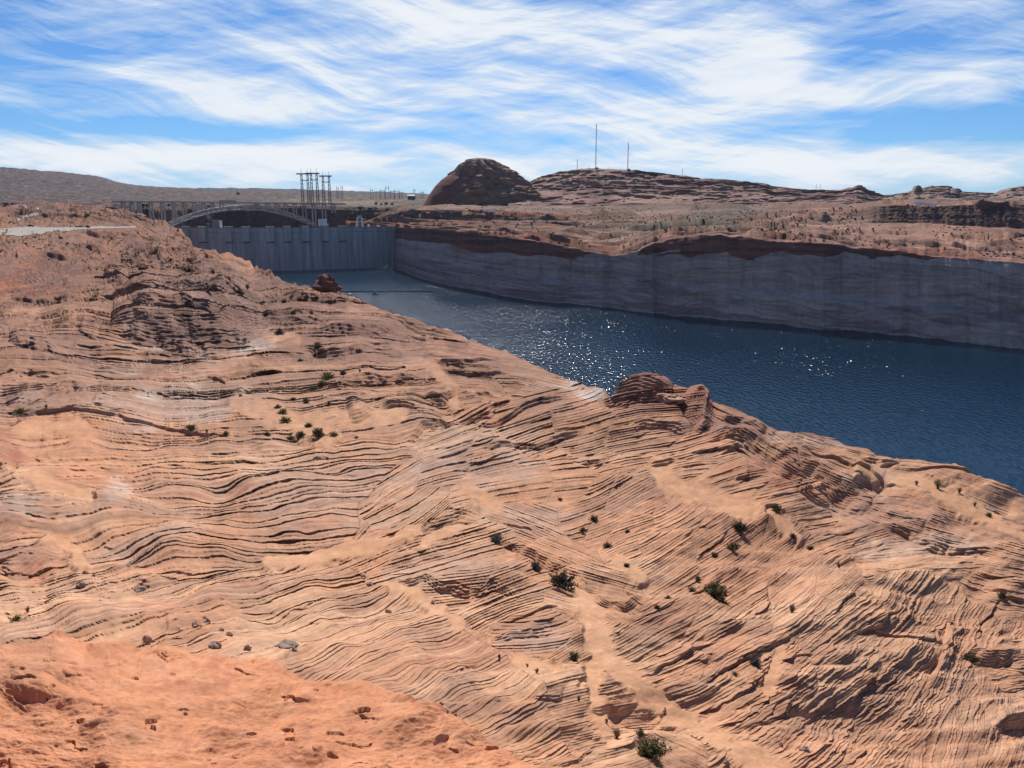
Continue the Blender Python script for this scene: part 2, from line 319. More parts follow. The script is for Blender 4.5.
# --- individual ledges: foot line of each riser, riser height in px, length of the tread behind it in px
LEDGE = [([(708,436),(735,442),(765,456)],13,18),([(716,416),(742,424),(772,440)],9,12),([(630,424),(660,420),(690,430)],7,14),([(770,470),(800,490),(835,500)],8,14),([(383,570),(395,578),(420,583),(450,589),(485,596),(520,598)],9,24),([(420,531),(432,524),(452,521),(480,522)],9,22),([(486,532),(520,548),(545,562),(580,583),(600,590)],9,22),([(590,596),(605,603),(625,612),(645,602)],9,16),
 ([(604,411),(616,403),(640,398),(672,400)],19,40),([(676,402),(690,414),(702,424),(718,420)],26,22),([(755,447),(775,463),(800,476),(830,489),(868,508)],20,34),([(858,463),(880,467),(900,464)],6,14),
 ([(580,462),(598,461),(613,454)],8,14),([(650,468),(662,465),(676,461)],6,12),([(690,451),(715,448),(735,455)],4,12),([(0,405),(20,410),(60,413),(110,417),(160,422),(200,431),(240,436)],3.5,12),([(8,404),(50,394),(98,384)],8,22),
 ([(110,333),(140,338),(175,343),(205,343),(240,337),(268,326)],26,46),([(130,312),(170,318),(215,322),(255,308)],8,20),([(180,303),(215,308),(250,300)],8,14),([(-10,470),(8,468),(22,460)],14,18),([(-10,566),(30,562),(64,550)],13,26),([(-10,540),(15,530),(30,528)],8,18),([(-10,618),(20,610),(34,604)],5,14),
 ([(960,651),(980,660),(1002,663),(1020,660)],14,12),([(995,735),(1010,728),(1040,722)],14,26),([(950,600),(948,625),(940,650)],6,12),([(945,645),(932,672),(920,690)],7,12),([(918,694),(905,712),(890,722),(862,728)],4,10),
 ([(15,688),(40,684)],4,8),([(48,656),(62,659),(78,652)],7,16),([(104,662),(120,659),(130,652)],6,14),([(152,650),(168,658),(190,657)],8,14),([(64,679),(84,676)],3,7),([(176,712),(190,712)],5,7),([(-8,725),(6,705)],12,16),([(280,690),(296,697),(312,696)],7,12),([(352,708),(380,718)],4,9),([(448,742),(462,749)],6,9),([(464,738),(486,745)],4,7),([(232,668),(256,674)],5,10),
 ([(343,379),(380,381),(414,380),(417,372)],7,16),([(426,404),(442,403),(458,397)],8,18),([(350,424),(364,422),(374,414)],9,16),([(401,442),(425,428),(475,417),(514,402)],7,20),([(380,412),(400,409),(420,414)],5,12),([(470,425),(500,416),(540,408),(572,402)],6,14),([(480,452),(520,446),(560,436),(585,430)],6,14),
 ([(300,352),(340,354),(375,350)],8,16),([(320,330),(350,336),(380,334),(400,328)],7,16),([(260,318),(290,322),(330,320)],6,14),([(395,318),(420,330),(455,338)],5,12),([(285,299),(310,306),(345,306)],6,12),([(440,372),(470,376),(510,374)],4,10),([(430,362),(470,364),(500,360)],3.5,10),
 ([(10,345),(30,350),(55,352),(60,345)],8,18),([(0,322),(15,322),(40,315)],5,10),([(0,375),(30,372),(70,374)],5,12),([(95,300),(140,306),(180,304)],4,10),([(10,298),(40,302),(80,300)],4,10),([(105,287),(125,290),(135,284)],9,14),([(170,285),(200,287),(225,283)],5,10),([(225,300),(245,304),(262,296)],6,10),
 ([(150,260),(165,270)],5,8),([(45,257),(60,259),(72,262)],4,8),([(85,248),(100,256),(112,254)],5,8),([(200,262),(225,267),(250,268)],3,8),([(5,215),(40,216),(75,219),(110,222),(135,228)],3,5),([(60,226),(100,238),(150,240),(180,246)],3,7),
 ([(205,375),(225,380),(240,370)],3,9),([(130,580),(150,578),(205,566)],6,12),([(490,642),(520,640),(552,636)],9,18),([(500,622),(530,618),(560,610)],4,10),([(590,710),(620,712),(640,700)],7,14),([(530,700),(560,700),(566,690)],5,12),([(545,768),(580,755),(600,740)],5,14),([(730,700),(750,690),(765,672)],5,12),([(745,735),(780,715),(800,695)],5,12),([(700,690),(730,665),(770,650),(800,628)],5,12),([(640,680),(690,650),(720,640)],4,10),
 ([(855,632),(880,628),(898,612)],4,10),([(870,628),(910,640),(945,645)],3,8),([(780,660),(815,655)],3,8),([(800,450),(840,462),(880,478),(905,490)],4,9),([(905,470),(940,472),(980,482)],3,8),([(880,522),(910,530),(950,548),(1000,556)],6,14),([(925,545),(945,552)],6,10),([(985,582),(1020,600)],4,10),([(880,440),(900,462)],2,6)]
for k in range(64):                                                                   # many lesser ledges that follow the beds
    x = rng.uniform(0, 1024); y = rng.uniform(250, 735)
    if y < np.interp(x, SIL[:, 0], SIL[:, 1]) + 12 or y > np.interp(x, RED0[:, 0], RED0[:, 1]) - 6: continue
    i = np.argmin([((x - z[0]) / 1.7) ** 2 + (y - z[1]) ** 2 for z in Z]); a = math.radians(Z[i][2] + rng.uniform(-5, 5)); L = rng.uniform(10, 34) * (.5 + y / 700)
    p = [(x + math.cos(a) * q * L + rng.uniform(-1, 1), y - math.sin(a) * q * L + rng.uniform(-1.5, 1.5)) for q in (-.5, -.15, .2, .5)]
    if p[0][0] > p[-1][0]: p = p[::-1]
    LEDGE.append((p, rng.uniform(1.4, 3.2) * (.55 + y / 900), rng.uniform(6, 14)))
def ledge_field():
    led = np.zeros(PX.shape)
    jag = fbm(PX / 17, PY / 9, 71, 2) * 2.2 + fbm(PX / 6, PY / 5, 72, 2) * .08
    for pts, hgt, dec in LEDGE:
        if pts[0][1] > np.interp(pts[0][0], RED0[:, 0], RED0[:, 1]) + 2: hgt = hgt * .62
        w = window(pts, dec * 2.6)
        if w is None: continue
        b, a, u = polydist(PX[w], PY[w], pts)
        off = np.sqrt(np.maximum(b ** 2 - u ** 2, 0))
        u = u + jag[w] * min(1, .35 + hgt / 12)
        tap = np.clip(np.minimum(a, 1 - a) / .22, 0, 1) ** .7
        tap = tap * np.exp(-(off / 6) ** 2)
        nst = max(1, int(hgt / 2.2)); wd = .12 * hgt / nst + .4; ramp = 0
        for q in range(nst): ramp = ramp + sstep(0, wd, u - q * (wd + .55 * hgt / nst * .6)) / nst      # a flight of setbacks, not one wall
        led[w] += hgt * tap * ramp * np.exp(-np.maximum(u, 0) / dec)
        led[w] -= .25 * hgt * tap * (1 - ramp) * np.exp(np.minimum(u, 0) / 2.5)
    return led * (1 - roadmask_of())
def roadmask_of(): return sstep(-60, -5, -np.abs(PY - 229) * 14) * (1 - sstep(120, 160, PX))
led = ledge_field()
# put rows where the surface is: equal steps of path length up each column
cut = 12
P0 = PY[cut:]; L0 = led[cut:]
step = np.abs(np.diff(P0, axis=0)) + .85 * np.abs(np.diff(L0, axis=0)); step = np.maximum(step, 1e-4)
for _ in range(3):                                                                     # same row spacing in neighbouring columns
    cs = np.cumsum(np.pad(step, ((0, 0), (41, 40)), 'edge'), 1); step = (cs[:, 81:] - cs[:, :-81]) / 81; step = np.concatenate([step, np.repeat(step[:, -1:], len(cx) - step.shape[1], 1)], 1)
cum = np.concatenate([np.zeros((1, len(cx))), np.cumsum(step, 0)], 0)
newP = np.empty((NR2, len(cx)))
for c in range(len(cx)): newP[:, c] = np.interp(np.linspace(0, cum[-1, c], NR2), cum[:, c], P0[:, c])
oldr = np.empty((NR2, len(cx)))
DDn = np.empty((NR2, len(cx)))
for c in range(len(cx)): DDn[:, c] = np.interp(-newP[:, c], -P0[:, c], DD[cut:, c])
PY = np.concatenate([PY[:cut], newP], 0); DD = np.maximum.accumulate(np.concatenate([DD[:cut], DDn], 0), 0)
PX = np.broadcast_to(cx, PY.shape); U = DD / F
led = ledge_field()
# --- sand-filled hollows and bare slides (bedding hidden): polyline, radius
SAND = [([(575,585),(588,605),(598,640),(606,662),(640,690),(680,712),(730,745),(800,775)], 15), ([(600,640),(590,690),(610,730)], 12), ([(520,662),(548,672)], 9),
        ([(660,470),(690,492),(745,510)], 15), ([(398,345),(430,365),(450,385),(455,400)], 7), ([(20,425),(60,425),(88,432)], 10), ([(40,475),(85,500)], 13), ([(240,400),(330,432)], 12),
        ([(255,335),(310,345)], 8), ([(50,535),(75,545),(78,560)], 9), ([(395,582),(430,600),(460,625)], 8), ([(300,420),(400,415)], 9), ([(860,470),(910,480),(990,515),(1040,545)], 9), ([(780,650),(765,690)], 8),
        ([(470,490),(500,505),(425,540)], 7), ([(270,560),(370,545),(420,525)], 8), ([(80,250),(120,262)], 6), ([(130,242),(165,275)], 7), ([(770,515),(800,535)], 6), ([(620,560),(640,575)], 8)]
sand = np.zeros(PX.shape)
wob = fbm(PX / 14, PY / 9, 5, 3)
for pts, r in SAND:
    w = window(pts, r * 2.2)
    if w is None: continue
    b, a, u = polydist(PX[w], PY[w], pts)
    sand[w] = np.maximum(sand[w], 1 - sstep(.45, 1.15, b / r + .38 * wob[w]))
# --- red weathered knob in the foreground
RED = np.array([(-400,640),(0,643),(60,632),(120,634),(170,640),(195,650),(250,655),(300,668),(345,682),(400,694),(440,708),(470,722),(505,742),(535,765),(570,790),(700,900)], float)
redline = np.interp(PX, RED[:, 0], RED[:, 1]) + 3 * fbm(PX / 30, PY / 30, 8, 4)
red = sstep(-2.5, 3.5, PY - redline)

bed = np.zeros(PX.shape); bstr = np.zeros(PX.shape); edge = np.full(PX.shape, 9.0); UU = np.zeros(PX.shape); VV = np.zeros(PX.shape); zid = np.zeros(PX.shape, int); rise = np.zeros(PX.shape)
b1 = np.full(PX.shape, 1e9); b2 = np.full(PX.shape, 1e9)
wz = sstep(195, 620, PY) * .9 + .28
wx = fbm(PX / 70, PY / 38, 21, 2) * 16 * wz; wy = fbm(PX / 70, PY / 38, 22, 2) * 10 * wz
AMPW = fbm(PX / (70 * wz), PY / (26 * wz), 23, 3)
for i, (x, y, ang, sp, st) in enumerate(Z):
    R = sp * 70; size = sp * 11; sp = sp * .56
    w = window([(x - 1, y - 1), (x + 1, y + 1)], R)
    ex = PX[w] + wx[w] - x; ey = PY[w] + wy[w] - y
    c, s_ = math.cos(math.radians(ang)), math.sin(math.radians(ang))
    u = ex * c - ey * s_; v = -(ex * s_ + ey * c)                 # v grows up the picture
    dist = np.sqrt((u / 1.9) ** 2 + v ** 2) / size
    m = dist < b1[w]
    bb2 = np.where(m, b1[w], np.minimum(b2[w], dist)); b2[w] = bb2
    b1[w] = np.where(m, dist, b1[w])
    curv = rng.uniform(-1, 1) * .0011 * 30 / sp / 6
    # undistorted coordinates for the bed itself, gently curved
    e0x = PX[w] - x; e0y = PY[w] - y
    u0 = e0x * c - e0y * s_; v0 = -(e0x * s_ + e0y * c) + curv * u * u
    UU[w] = np.where(m, u0, UU[w]); VV[w] = np.where(m, v0, VV[w]); bed[w] = np.where(m, v0 / sp + 1000 + 37 * i, bed[w]); bstr[w] = np.where(m, st * sp, bstr[w]); zid[w] = np.where(m, i, zid[w]); rise[w] = np.where(m, ang, rise[w])
edge = np.clip(b2 - b1, 0, 3)
bed = np.where(b1 > 1e8, PY / 4, bed); bstr = np.where(bstr == 0, 3.5, bstr)
bsp = .56 * np.array([z[3] for z in Z])[zid]
relief = (1 - .6 * sand) * ((fbm(PX / 95, PY / 34, 51, 3) * 10 - 5 * np.abs(fbm(PX / 120 + PY / 160, PY / 50, 54, 3))) * wz + fbm(PX / 16, PY / 7, 52, 3) * .8 * wz + fbm(PX / 5, PY / 3, 53, 2) * .25)
bed = bed + (.5 * led + (.75 + .2 * (zid >= 400)) * relief * np.cos(np.radians(rise))) / bsp
crinkle = sstep(640, 900, PX) * sstep(500, 620, PY)
# two large sets whose beds sweep round continuously: the basin on the left and the ribbed slope below it.  The bed coordinate is the
# least-squares potential of the field of apparent dips (Poisson equation on a coarse lattice, solved by FFT)
SETLINE = np.array([(-40,578),(60,577),(140,574),(230,566),(300,560),(345,560),(392,582),(430,600),(462,628),(500,655),(545,692),(590,760),(640,900)], float)
DIAG = np.array([(330,195),(352,250),(392,320),(430,352),(448,385),(452,400),(436,420),(408,440),(388,462),(366,500),(345,545),(335,580)], float)     # (x, y): right limit of the basin, by row
def potential(seeds, st=3):
    gx_ = np.arange(-60, 700, st); gy_ = np.arange(195, 800, st); GX, GY = np.meshgrid(gx_, gy_); W = 0; A = 0; B = 0
    for x, y, ang, sp, _s in seeds:
        sp = sp * (.66 if y > 480 else .56); r_ = sp * 14
        w_ = np.exp(-(((GX - x) / 1.7) ** 2 + (GY - y) ** 2) / (2 * r_ * r_)) + 1e-9 / (1 + ((GX - x) ** 2 + (GY - y) ** 2) / 900)
        c_, s_ = math.cos(math.radians(ang)), math.sin(math.radians(ang)); W = W + w_; A = A - w_ * s_ / sp; B = B - w_ * c_ / sp
    A = A / W; B = B / W; h_, w2 = A.shape
    div = np.zeros_like(A); fxm = .5 * (A[:, 1:] + A[:, :-1]) * st; fym = .5 * (B[1:] + B[:-1]) * st
    div[:, :-1] += fxm; div[:, 1:] -= fxm; div[:-1] += fym; div[1:] -= fym
    E = np.concatenate([div, div[:, ::-1]], 1); E = np.concatenate([E, E[::-1]], 0); Fh = np.fft.fft2(E)
    kx = 2 - 2 * np.cos(2 * np.pi * np.fft.fftfreq(E.shape[1])); ky = 2 - 2 * np.cos(2 * np.pi * np.fft.fftfreq(E.shape[0])); K = kx[None] + ky[:, None]; K[0, 0] = 1
    Sg = np.real(np.fft.ifft2(-Fh / K))[:h_, :w2]
    def f(px, py):
        u = np.clip((px - gx_[0]) / st, 0, w2 - 1.001); v = np.clip((py - gy_[0]) / st, 0, h_ - 1.001); i = u.astype(int); j = v.astype(int); u = u - i; v = v - j
        return (Sg[j, i] * (1 - u) + Sg[j, i + 1] * u) * (1 - v) + (Sg[j + 1, i] * (1 - u) + Sg[j + 1, i + 1] * u) * v
    return f
setl = lambda x, y: y - np.interp(x, SETLINE[:, 0], SETLINE[:, 1])
dia = lambda x, y: np.interp(y, DIAG[:, 1], DIAG[:, 0]) - x
inA = lambda q: setl(q[0], q[1]) < 0 and dia(q[0], q[1]) > -12 and q[1] > 240
inB = lambda q: setl(q[0], q[1]) >= -2 and q[0] < 560
PXw = PX + wx * .35; PYw = PY + wy * .35
mB = (setl(PXw, PYw) > 0) & (PX < 640); mA = (setl(PXw, PYw) <= 0) & (dia(PXw, PYw) > 0) & (PYw > 262)
for msk, tst, off in ((mA, inA, 9000), (mB, inB, 12000)):
    fpot = potential([q for q in Z if tst(q)]); bed[msk] = fpot(PX[msk], PY[msk]) + off; zid[msk] = 400 + (off > 10000); edge[msk] = 1.0
    e_ = 1.2; gxb = (fpot(PX[msk] + e_, PY[msk]) - fpot(PX[msk] - e_, PY[msk])) / (2 * e_); gyb = (fpot(PX[msk], PY[msk] + e_) - fpot(PX[msk], PY[msk] - e_)) / (2 * e_); gm = np.hypot(gxb, gyb) + .05
    rise[msk] = np.degrees(np.arctan2(-gxb, -gyb)).clip(-75, 75); bsp[msk] = np.clip(1 / gm, 1.2, 5); bstr[msk] = bsp[msk] * 1.08; UU[msk] = PX[msk]; VV[msk] = -PY[msk]
zo = zid * 13.7
bed = bed + fbm(UU / 90 + zo, VV / 50, 31, 2) * 1.0 + fbm(UU / 44 + zo, VV / 7, 34, 2) * .17 + fbm(PX / 9, PY / 6, 32, 3) * (.035 + (.34 * crinkle)) + fbm(PX / 4.5, PY / 3, 33, 2) * (.05 + .05 * crinkle)

def terrace(s, seed, rising=.12, gap=.3):
    i = np.floor(s); f = s - i
    a = h1(i, seed) ** 1.8 * 1.25 + .28
    top = np.clip(f / rising, 0, 1)
    return a * np.where(f < rising, top * top * (3 - 2 * top), 1 - ((f - rising) / (1 - rising)).clip(0, 1) ** .8), a
T1, A1 = terrace(bed, 1)
T2, A2 = terrace(bed / 3.3 + .4 * fbm(PX / 30, PY / 20, 41, 2), 2, .10)
T3, A3 = terrace(bed * 2.1 + .3, 3, .25)
onoff = .75 + .6 * sstep(-.5, .6, AMPW) * (.4 + .6 * sstep(-.5, .3, fbm(UU / 26 + zo, VV / 3.5, 46, 2))) ; on2 = sstep(-.25, .75, fbm(PX / (55 * wz), PY / (20 * wz), 43, 3))
calm = (1 - .93 * sand) * (1 - .96 * red)
strat = (1 + .5 * (1 - sstep(330, 620, PX)) + 1.1 * (1 - sstep(300, 440, PX)) * sstep(470, 560, PY)) * (.25 + .75 * sstep(0, .07, edge)) * bstr * calm * (.95 * T1 * onoff + 1.0 * T2 * on2 + .10 * T3) * (1 - .2 * sstep(560, 720, PX)) * (1 + .5 * (1 - sstep(340, 430, PY))) * (1 - .35 * sstep(62, 74, np.abs(rise)))
disp = calm * (-.0 * bstr * (1 - sstep(.0, .10, edge)) * sstep(-.3, .4, fbm(PX / 25, PY / 25, 44, 2)))
# general relief: humps and small-scale roughness
disp += relief
# joints crossing the beds
# red knob: lumps, hollows and pits
rl = red * (fbm(PX / 110, PY / 40, 61, 2, .5) * 5 + fbm(PX / 26 + PY / 40, PY / 5, 62, 5, .62) * 1.2 + fbm(PX / 4, PY / 1.8, 66, 3) * .45)
pit = fbm(PX / 26 + 3, PY / 11, 63, 3); rl -= red * 5 * sstep(.95, 1.04, pit)
lr, _ = terrace(PY / 17 - PX / 70 + 1.1 * fbm(PX / 60, PY / 30, 64, 4), 5, .08); rl += red * 3.2 * lr * sstep(.0, .6, fbm(PX / 50, PY / 30, 65, 3))
disp += rl + red * 3.2

# keep the road bench smooth
rug = 1 - sstep(245, 335, PY)
tq, _ = terrace(2.6 * fbm(PX / 34, PY / 11, 57, 4) + PY / 7 - PX / 60, 11, .10); tq2, _ = terrace(2.2 * fbm(PX / 13, PY / 5, 58, 3) + PY / 3.2, 12, .14)
disp += rug * (5.6 * tq * sstep(-.3, .3, fbm(PX / 40, PY / 14, 59, 3)) + 1.6 * tq2 + 1.8 * fbm(PX / 9, PY / 3.5, 60, 3)) * (1 - .7 * np.exp(-(((PX - 30) / 60) ** 2 + ((PY - 276) / 18) ** 2)))
roadmask = roadmask_of(); disp *= (1 - .9 * roadmask)
far_soft = .45 + .55 * sstep(225, 300, PY)
fade_sil = np.ones(PX.shape)
X = np.stack(at(PX, PY, DD), -1)
nrm = np.cross(np.gradient(X, axis=1), np.gradient(X, axis=0)); nrm /= np.linalg.norm(nrm, axis=-1, keepdims=True) + 1e-9
nrm *= np.sign(nrm[..., 2:3]); nrm = nrm * .5 + np.array([0, -.25, .6]); nrm /= np.linalg.norm(nrm, axis=-1, keepdims=True)
slope = np.abs(np.gradient(led, axis=0)) / (np.abs(np.gradient(PY, axis=0)) + .02); fc_ = sstep(.6, 2.0, slope)[..., None]
strat = strat * (1 - .35 * fc_[..., 0])
ra = np.radians(rise)
push = np.stack([np.sin(ra) * .65, -np.cos(ra) * .85 - .1, .5 + 0 * ra], -1)
X = X + push * (strat * (1 - .9 * roadmask) * U * far_soft)[..., None]
X = X + nrm * (disp * U * far_soft)[..., None]
X[..., 2] += led * U; X[..., 1] -= .55 * np.maximum(led, 0) * U * sstep(240, 330, PY)
# far side: each column rolls over and falls to the lake
last = X[-1]; Dl = DD[-1]; nf = 26
tt = np.linspace(0, 1, nf + 1)[1:]
run = (18 + .18 * Dl)
fall = []
ax, _ = ray(cx, ys)
for t in tt:
    Y = last[:, 1] + run * (t ** .75); zz = last[:, 2] - (last[:, 2] + 8) * t ** 1.25
    j = fbm(cx / 14, np.full_like(cx, t * 9), 81, 3) * Dl * .010
    fall.append(np.stack([last[:, 0] * Y / last[:, 1], Y + j, zz + j * .6 * (1 - t)], -1))
Xn = np.concatenate([X, np.array(fall)], 0)

# --- rock tints by place, with riser shade put into those on the upper left
def C(*a): return np.array(a, float)
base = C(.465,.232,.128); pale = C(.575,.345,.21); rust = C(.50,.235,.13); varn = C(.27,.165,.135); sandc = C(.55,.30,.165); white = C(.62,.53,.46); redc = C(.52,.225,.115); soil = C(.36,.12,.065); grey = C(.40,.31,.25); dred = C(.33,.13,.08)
colr = np.broadcast_to(base, PX.shape + (3,)).copy()
def paint(c, k): colr[:] = colr + (c - colr) * np.clip(k, 0, 1)[..., None]
n1 = fbm(PX / 90, PY / 34, 91, 5); n2 = fbm(PX / 22, PY / 8, 92, 4)
paint(pale, .55 * sstep(-.1, .8, n1)); paint(rust, .45 * sstep(.1, .8, -n1 + .4 * n2))
lay = h1(np.floor(bed * .5), 9); paint(pale, .28 * lay * (1 - sand)); paint(varn, .30 * (1 - h1(np.floor(bed * .33), 10)) ** 3 * (1 - sand))
SPOT = [(dred,655,392,52,20,.75),(dred,735,422,42,18,.6),(dred,800,468,60,18,.6),(white,555,386,36,8,.8),(grey,205,320,75,24,.9),(varn,190,322,70,16,.75),(varn,150,300,90,16,.55),(varn,220,300,40,12,.55),(soil,30,275,70,22,.95),(soil,70,290,30,12,.7),(dred,60,245,90,14,.55),(dred,120,240,60,14,.6),(varn,60,250,140,12,.3),(varn,330,322,50,18,.55),(dred,320,300,30,10,.4),(varn,370,345,60,22,.45),(varn,270,300,40,20,.4),(varn,440,360,70,18,.3),  # dark red patches lie over the shoreline knob and ridge ledges
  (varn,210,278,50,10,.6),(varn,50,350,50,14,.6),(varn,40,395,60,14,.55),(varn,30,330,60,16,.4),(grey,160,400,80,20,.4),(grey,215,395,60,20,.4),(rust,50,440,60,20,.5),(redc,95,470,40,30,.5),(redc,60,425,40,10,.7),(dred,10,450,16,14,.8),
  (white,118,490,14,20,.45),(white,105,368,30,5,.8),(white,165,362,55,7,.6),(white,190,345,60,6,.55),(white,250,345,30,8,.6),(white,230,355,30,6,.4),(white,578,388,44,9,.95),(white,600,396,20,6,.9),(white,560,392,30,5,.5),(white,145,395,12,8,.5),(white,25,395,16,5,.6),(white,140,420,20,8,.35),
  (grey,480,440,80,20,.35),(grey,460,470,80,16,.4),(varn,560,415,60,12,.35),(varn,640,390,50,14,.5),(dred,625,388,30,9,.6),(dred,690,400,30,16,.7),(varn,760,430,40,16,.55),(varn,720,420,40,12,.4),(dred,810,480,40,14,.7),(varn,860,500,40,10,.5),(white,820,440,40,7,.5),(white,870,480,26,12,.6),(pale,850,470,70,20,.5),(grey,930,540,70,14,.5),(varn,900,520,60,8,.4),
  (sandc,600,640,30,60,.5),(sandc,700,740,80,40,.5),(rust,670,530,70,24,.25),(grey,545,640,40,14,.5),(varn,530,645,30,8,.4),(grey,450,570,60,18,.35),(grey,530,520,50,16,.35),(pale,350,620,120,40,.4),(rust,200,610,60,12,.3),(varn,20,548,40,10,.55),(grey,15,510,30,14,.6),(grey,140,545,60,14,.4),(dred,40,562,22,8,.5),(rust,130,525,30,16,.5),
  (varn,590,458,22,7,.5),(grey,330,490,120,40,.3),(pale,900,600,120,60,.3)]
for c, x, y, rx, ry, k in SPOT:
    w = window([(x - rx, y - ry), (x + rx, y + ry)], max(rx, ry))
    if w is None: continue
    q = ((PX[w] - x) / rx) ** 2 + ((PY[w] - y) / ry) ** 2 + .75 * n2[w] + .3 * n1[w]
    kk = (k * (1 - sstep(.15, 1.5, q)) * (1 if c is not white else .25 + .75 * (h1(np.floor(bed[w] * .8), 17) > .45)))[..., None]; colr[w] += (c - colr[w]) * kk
paint(sandc, .7 * sand * (sstep(300, 420, PY) * .8 + .2) * (.55 + .45 * sstep(-.4, .5, n2))); 
paint(redc, red); paint(C(.56,.29,.17), red * .35 * sstep(.1, .8, n2 + .5 * n1)); paint(dred, red * .45 * sstep(.2, .9, -n2 + .3 * n1)); paint(redc * 1.05, red * .4 * sstep(720, 790, PY))
upl = (1 - sstep(330, 440, PY)) * (1 - sstep(520, 640, PX)); paint(C(.235,.125,.09), .84 * upl * sstep(-.55, .35, .6 * n1 + .7 * n2)); paint(C(.36,.17,.105), .35 * upl * sstep(0, .6, -n2))  # slope darkened: part desert varnish, part riser shade put into the colour
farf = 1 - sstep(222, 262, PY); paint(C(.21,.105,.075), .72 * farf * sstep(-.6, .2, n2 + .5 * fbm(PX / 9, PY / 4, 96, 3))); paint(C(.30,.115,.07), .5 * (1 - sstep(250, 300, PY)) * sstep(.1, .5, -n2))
paint(C(.19,.095,.07), .55 * (1 - sstep(262, 350, PY)) * sstep(-.9, .1, n2 + n1)); paint(C(.13,.065,.05), .5 * (1 - sstep(300, 380, PY)) * sstep(.15, .5, fbm(PX / 26, PY / 6, 99, 4)))  # deepens that slope again, varnish and painted riser shade together
rpat = sstep(0, .7, fbm(PX / 130, PY / 60, 97, 4)); paint(C(.36,.175,.10), .45 * rpat * (1 - sand)); paint(C(.27,.155,.11), .38 * sstep(.1, .7, fbm(PX / 60, PY / 22, 98, 4)) * (1 - sand) * (1 - red))
colr *= (1 + .10 * fbm(PX / 6, PY / 3.5, 95, 3))[..., None]
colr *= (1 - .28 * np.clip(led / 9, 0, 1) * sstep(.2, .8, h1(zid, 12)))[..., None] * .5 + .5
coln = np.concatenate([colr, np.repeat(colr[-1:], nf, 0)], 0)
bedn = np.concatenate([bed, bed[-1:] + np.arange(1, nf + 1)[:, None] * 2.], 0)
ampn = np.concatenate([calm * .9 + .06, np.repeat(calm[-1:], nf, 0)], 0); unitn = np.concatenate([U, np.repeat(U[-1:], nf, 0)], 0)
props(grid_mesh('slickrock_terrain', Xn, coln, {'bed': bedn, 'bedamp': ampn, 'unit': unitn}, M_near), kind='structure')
_gy = PY.shape[0]
def ground(px, py):
    """displaced surface point under an image place"""
    c = int(np.argmin(np.abs(cx - px))); r = int(np.argmin(np.abs(PY[:, c] - py))); return Vector(X[r, c]), float(U[r, c])

# ------------------------------------------------------------------ FAR SHORE: cliff and bench across the lake
def profile_mesh(name, cols, knots, subdiv, colour, jitter, mtl, bedscale=2.2, amp=1.0):
    """cols: image columns. knots: list of (Y depth array, z array) from near to far. Returns object and arrays."""
    KX = []; K = len(knots)
    a = ray(cols, 300)[0] * 1.0
    rowsY = []; rowsZ = []; lev = []
    for k in range(K - 1):
        (y0, z0), (y1, z1) = knots[k], knots[k + 1]
        for t in np.linspace(0, 1, subdiv[k], endpoint=False): rowsY.append(y0 + (y1 - y0) * t); rowsZ.append(z0 + (z1 - z0) * t); lev.append(k + t)
    rowsY.append(knots[-1][0] + 0 * cols); rowsZ.append(knots[-1][1] + 0 * cols); lev.append(K - 1.)
    Y = np.array(rowsY); Zz = np.array(rowsZ); L = np.array(lev)[:, None] + 0 * Y
    return Y, Zz, L
def colx(px): return (np.asarray(px, float) - 512) / F / CT     # refined below
def fx_of(px, Y, Zv):
    """world x for an image column at a given depth and height"""
    fw = Y * CT - (Zv - ZC) * ST
    return (np.asarray(px, float) - 512) / F * fw

fc = np.concatenate([np.arange(346, 1034, .9), np.arange(1034, 1700, 8.)])
def I(pts, x=None): p = np.array(pts, float); return np.interp(fc if x is None else x, p[:, 0], p[:, 1])
yw = I([(370,266),(392,266),(398,270),(415,276),(430,281),(470,290),(512,298),(600,307),(700,318),(800,326),(900,336),(1024,348),(1330,386),(1700,430)])
D0 = depth_at_z(fc, yw, 0) ; D0 = np.where(fc < 391, np.interp(fc, [346, 391], [1215, D0[np.argmin(np.abs(fc - 391))]]), D0)
D0 = D0 + fbm(fc / 30, fc * 0, 101, 4) * .010 * D0 + fbm(fc / 6, fc * 0, 102, 3) * .0022 * D0
yt = I([(346,230),(370,229),(395,229),(420,228),(440,229),(470,231),(485,234),(510,236),(540,241),(565,247),(590,251),(612,256),(625,255),(640,249),(655,242),(670,239),(690,237),(720,236),(745,238),(770,241),(800,243),(840,246),(880,250),(920,255),(960,258),(1024,264),(1330,292),(1700,320)])
yt = yt + .9 * fbm(fc / 12, fc * 0, 103, 4)
yb = I([(346,229.5),(370,228.5),(400,227),(440,227),(480,228),(510,230),(560,236),(600,242),(640,238),(680,232),(720,231),(800,236),(880,243),(960,249),(1024,254),(1330,275),(1700,300)])
ym = I([(346,229),(370,227),(400,222),(420,222),(450,222),(480,222),(510,225),(560,228),(600,230),(640,228),(680,226),(720,224),(800,226),(860,226),(900,226),(960,227),(1024,228),(1330,232),(1700,236)])
yr = I([(346,228.5),(366,226),(384,219),(402,212.5),(440,212),(480,212),(520,213),(560,214),(600,216),(640,217),(680,216),(720,214),(800,212),(860,211),(872,208),(900,206),(1024,205),(1330,205),(1700,205)])
ye = I([(346,229),(366,225),(384,216),(400,208),(440,206),(520,206),(560,207),(600,207),(700,206),(800,205),(900,203),(1024,202),(1700,202)])
d1 = D0 + 10 + .015 * D0; d2 = d1 + I([(370,40),(450,45),(560,60),(620,110),(700,60),(1024,70)]); d3 = d2 + I([(370,40),(450,45),(600,160),(700,170),(880,190),(1024,230)])
d4 = d3 + I([(370,20),(450,22),(520,60),(600,150),(800,150),(860,60),(880,28),(1024,28)]); d5 = np.maximum(d4 + 150, 1480)
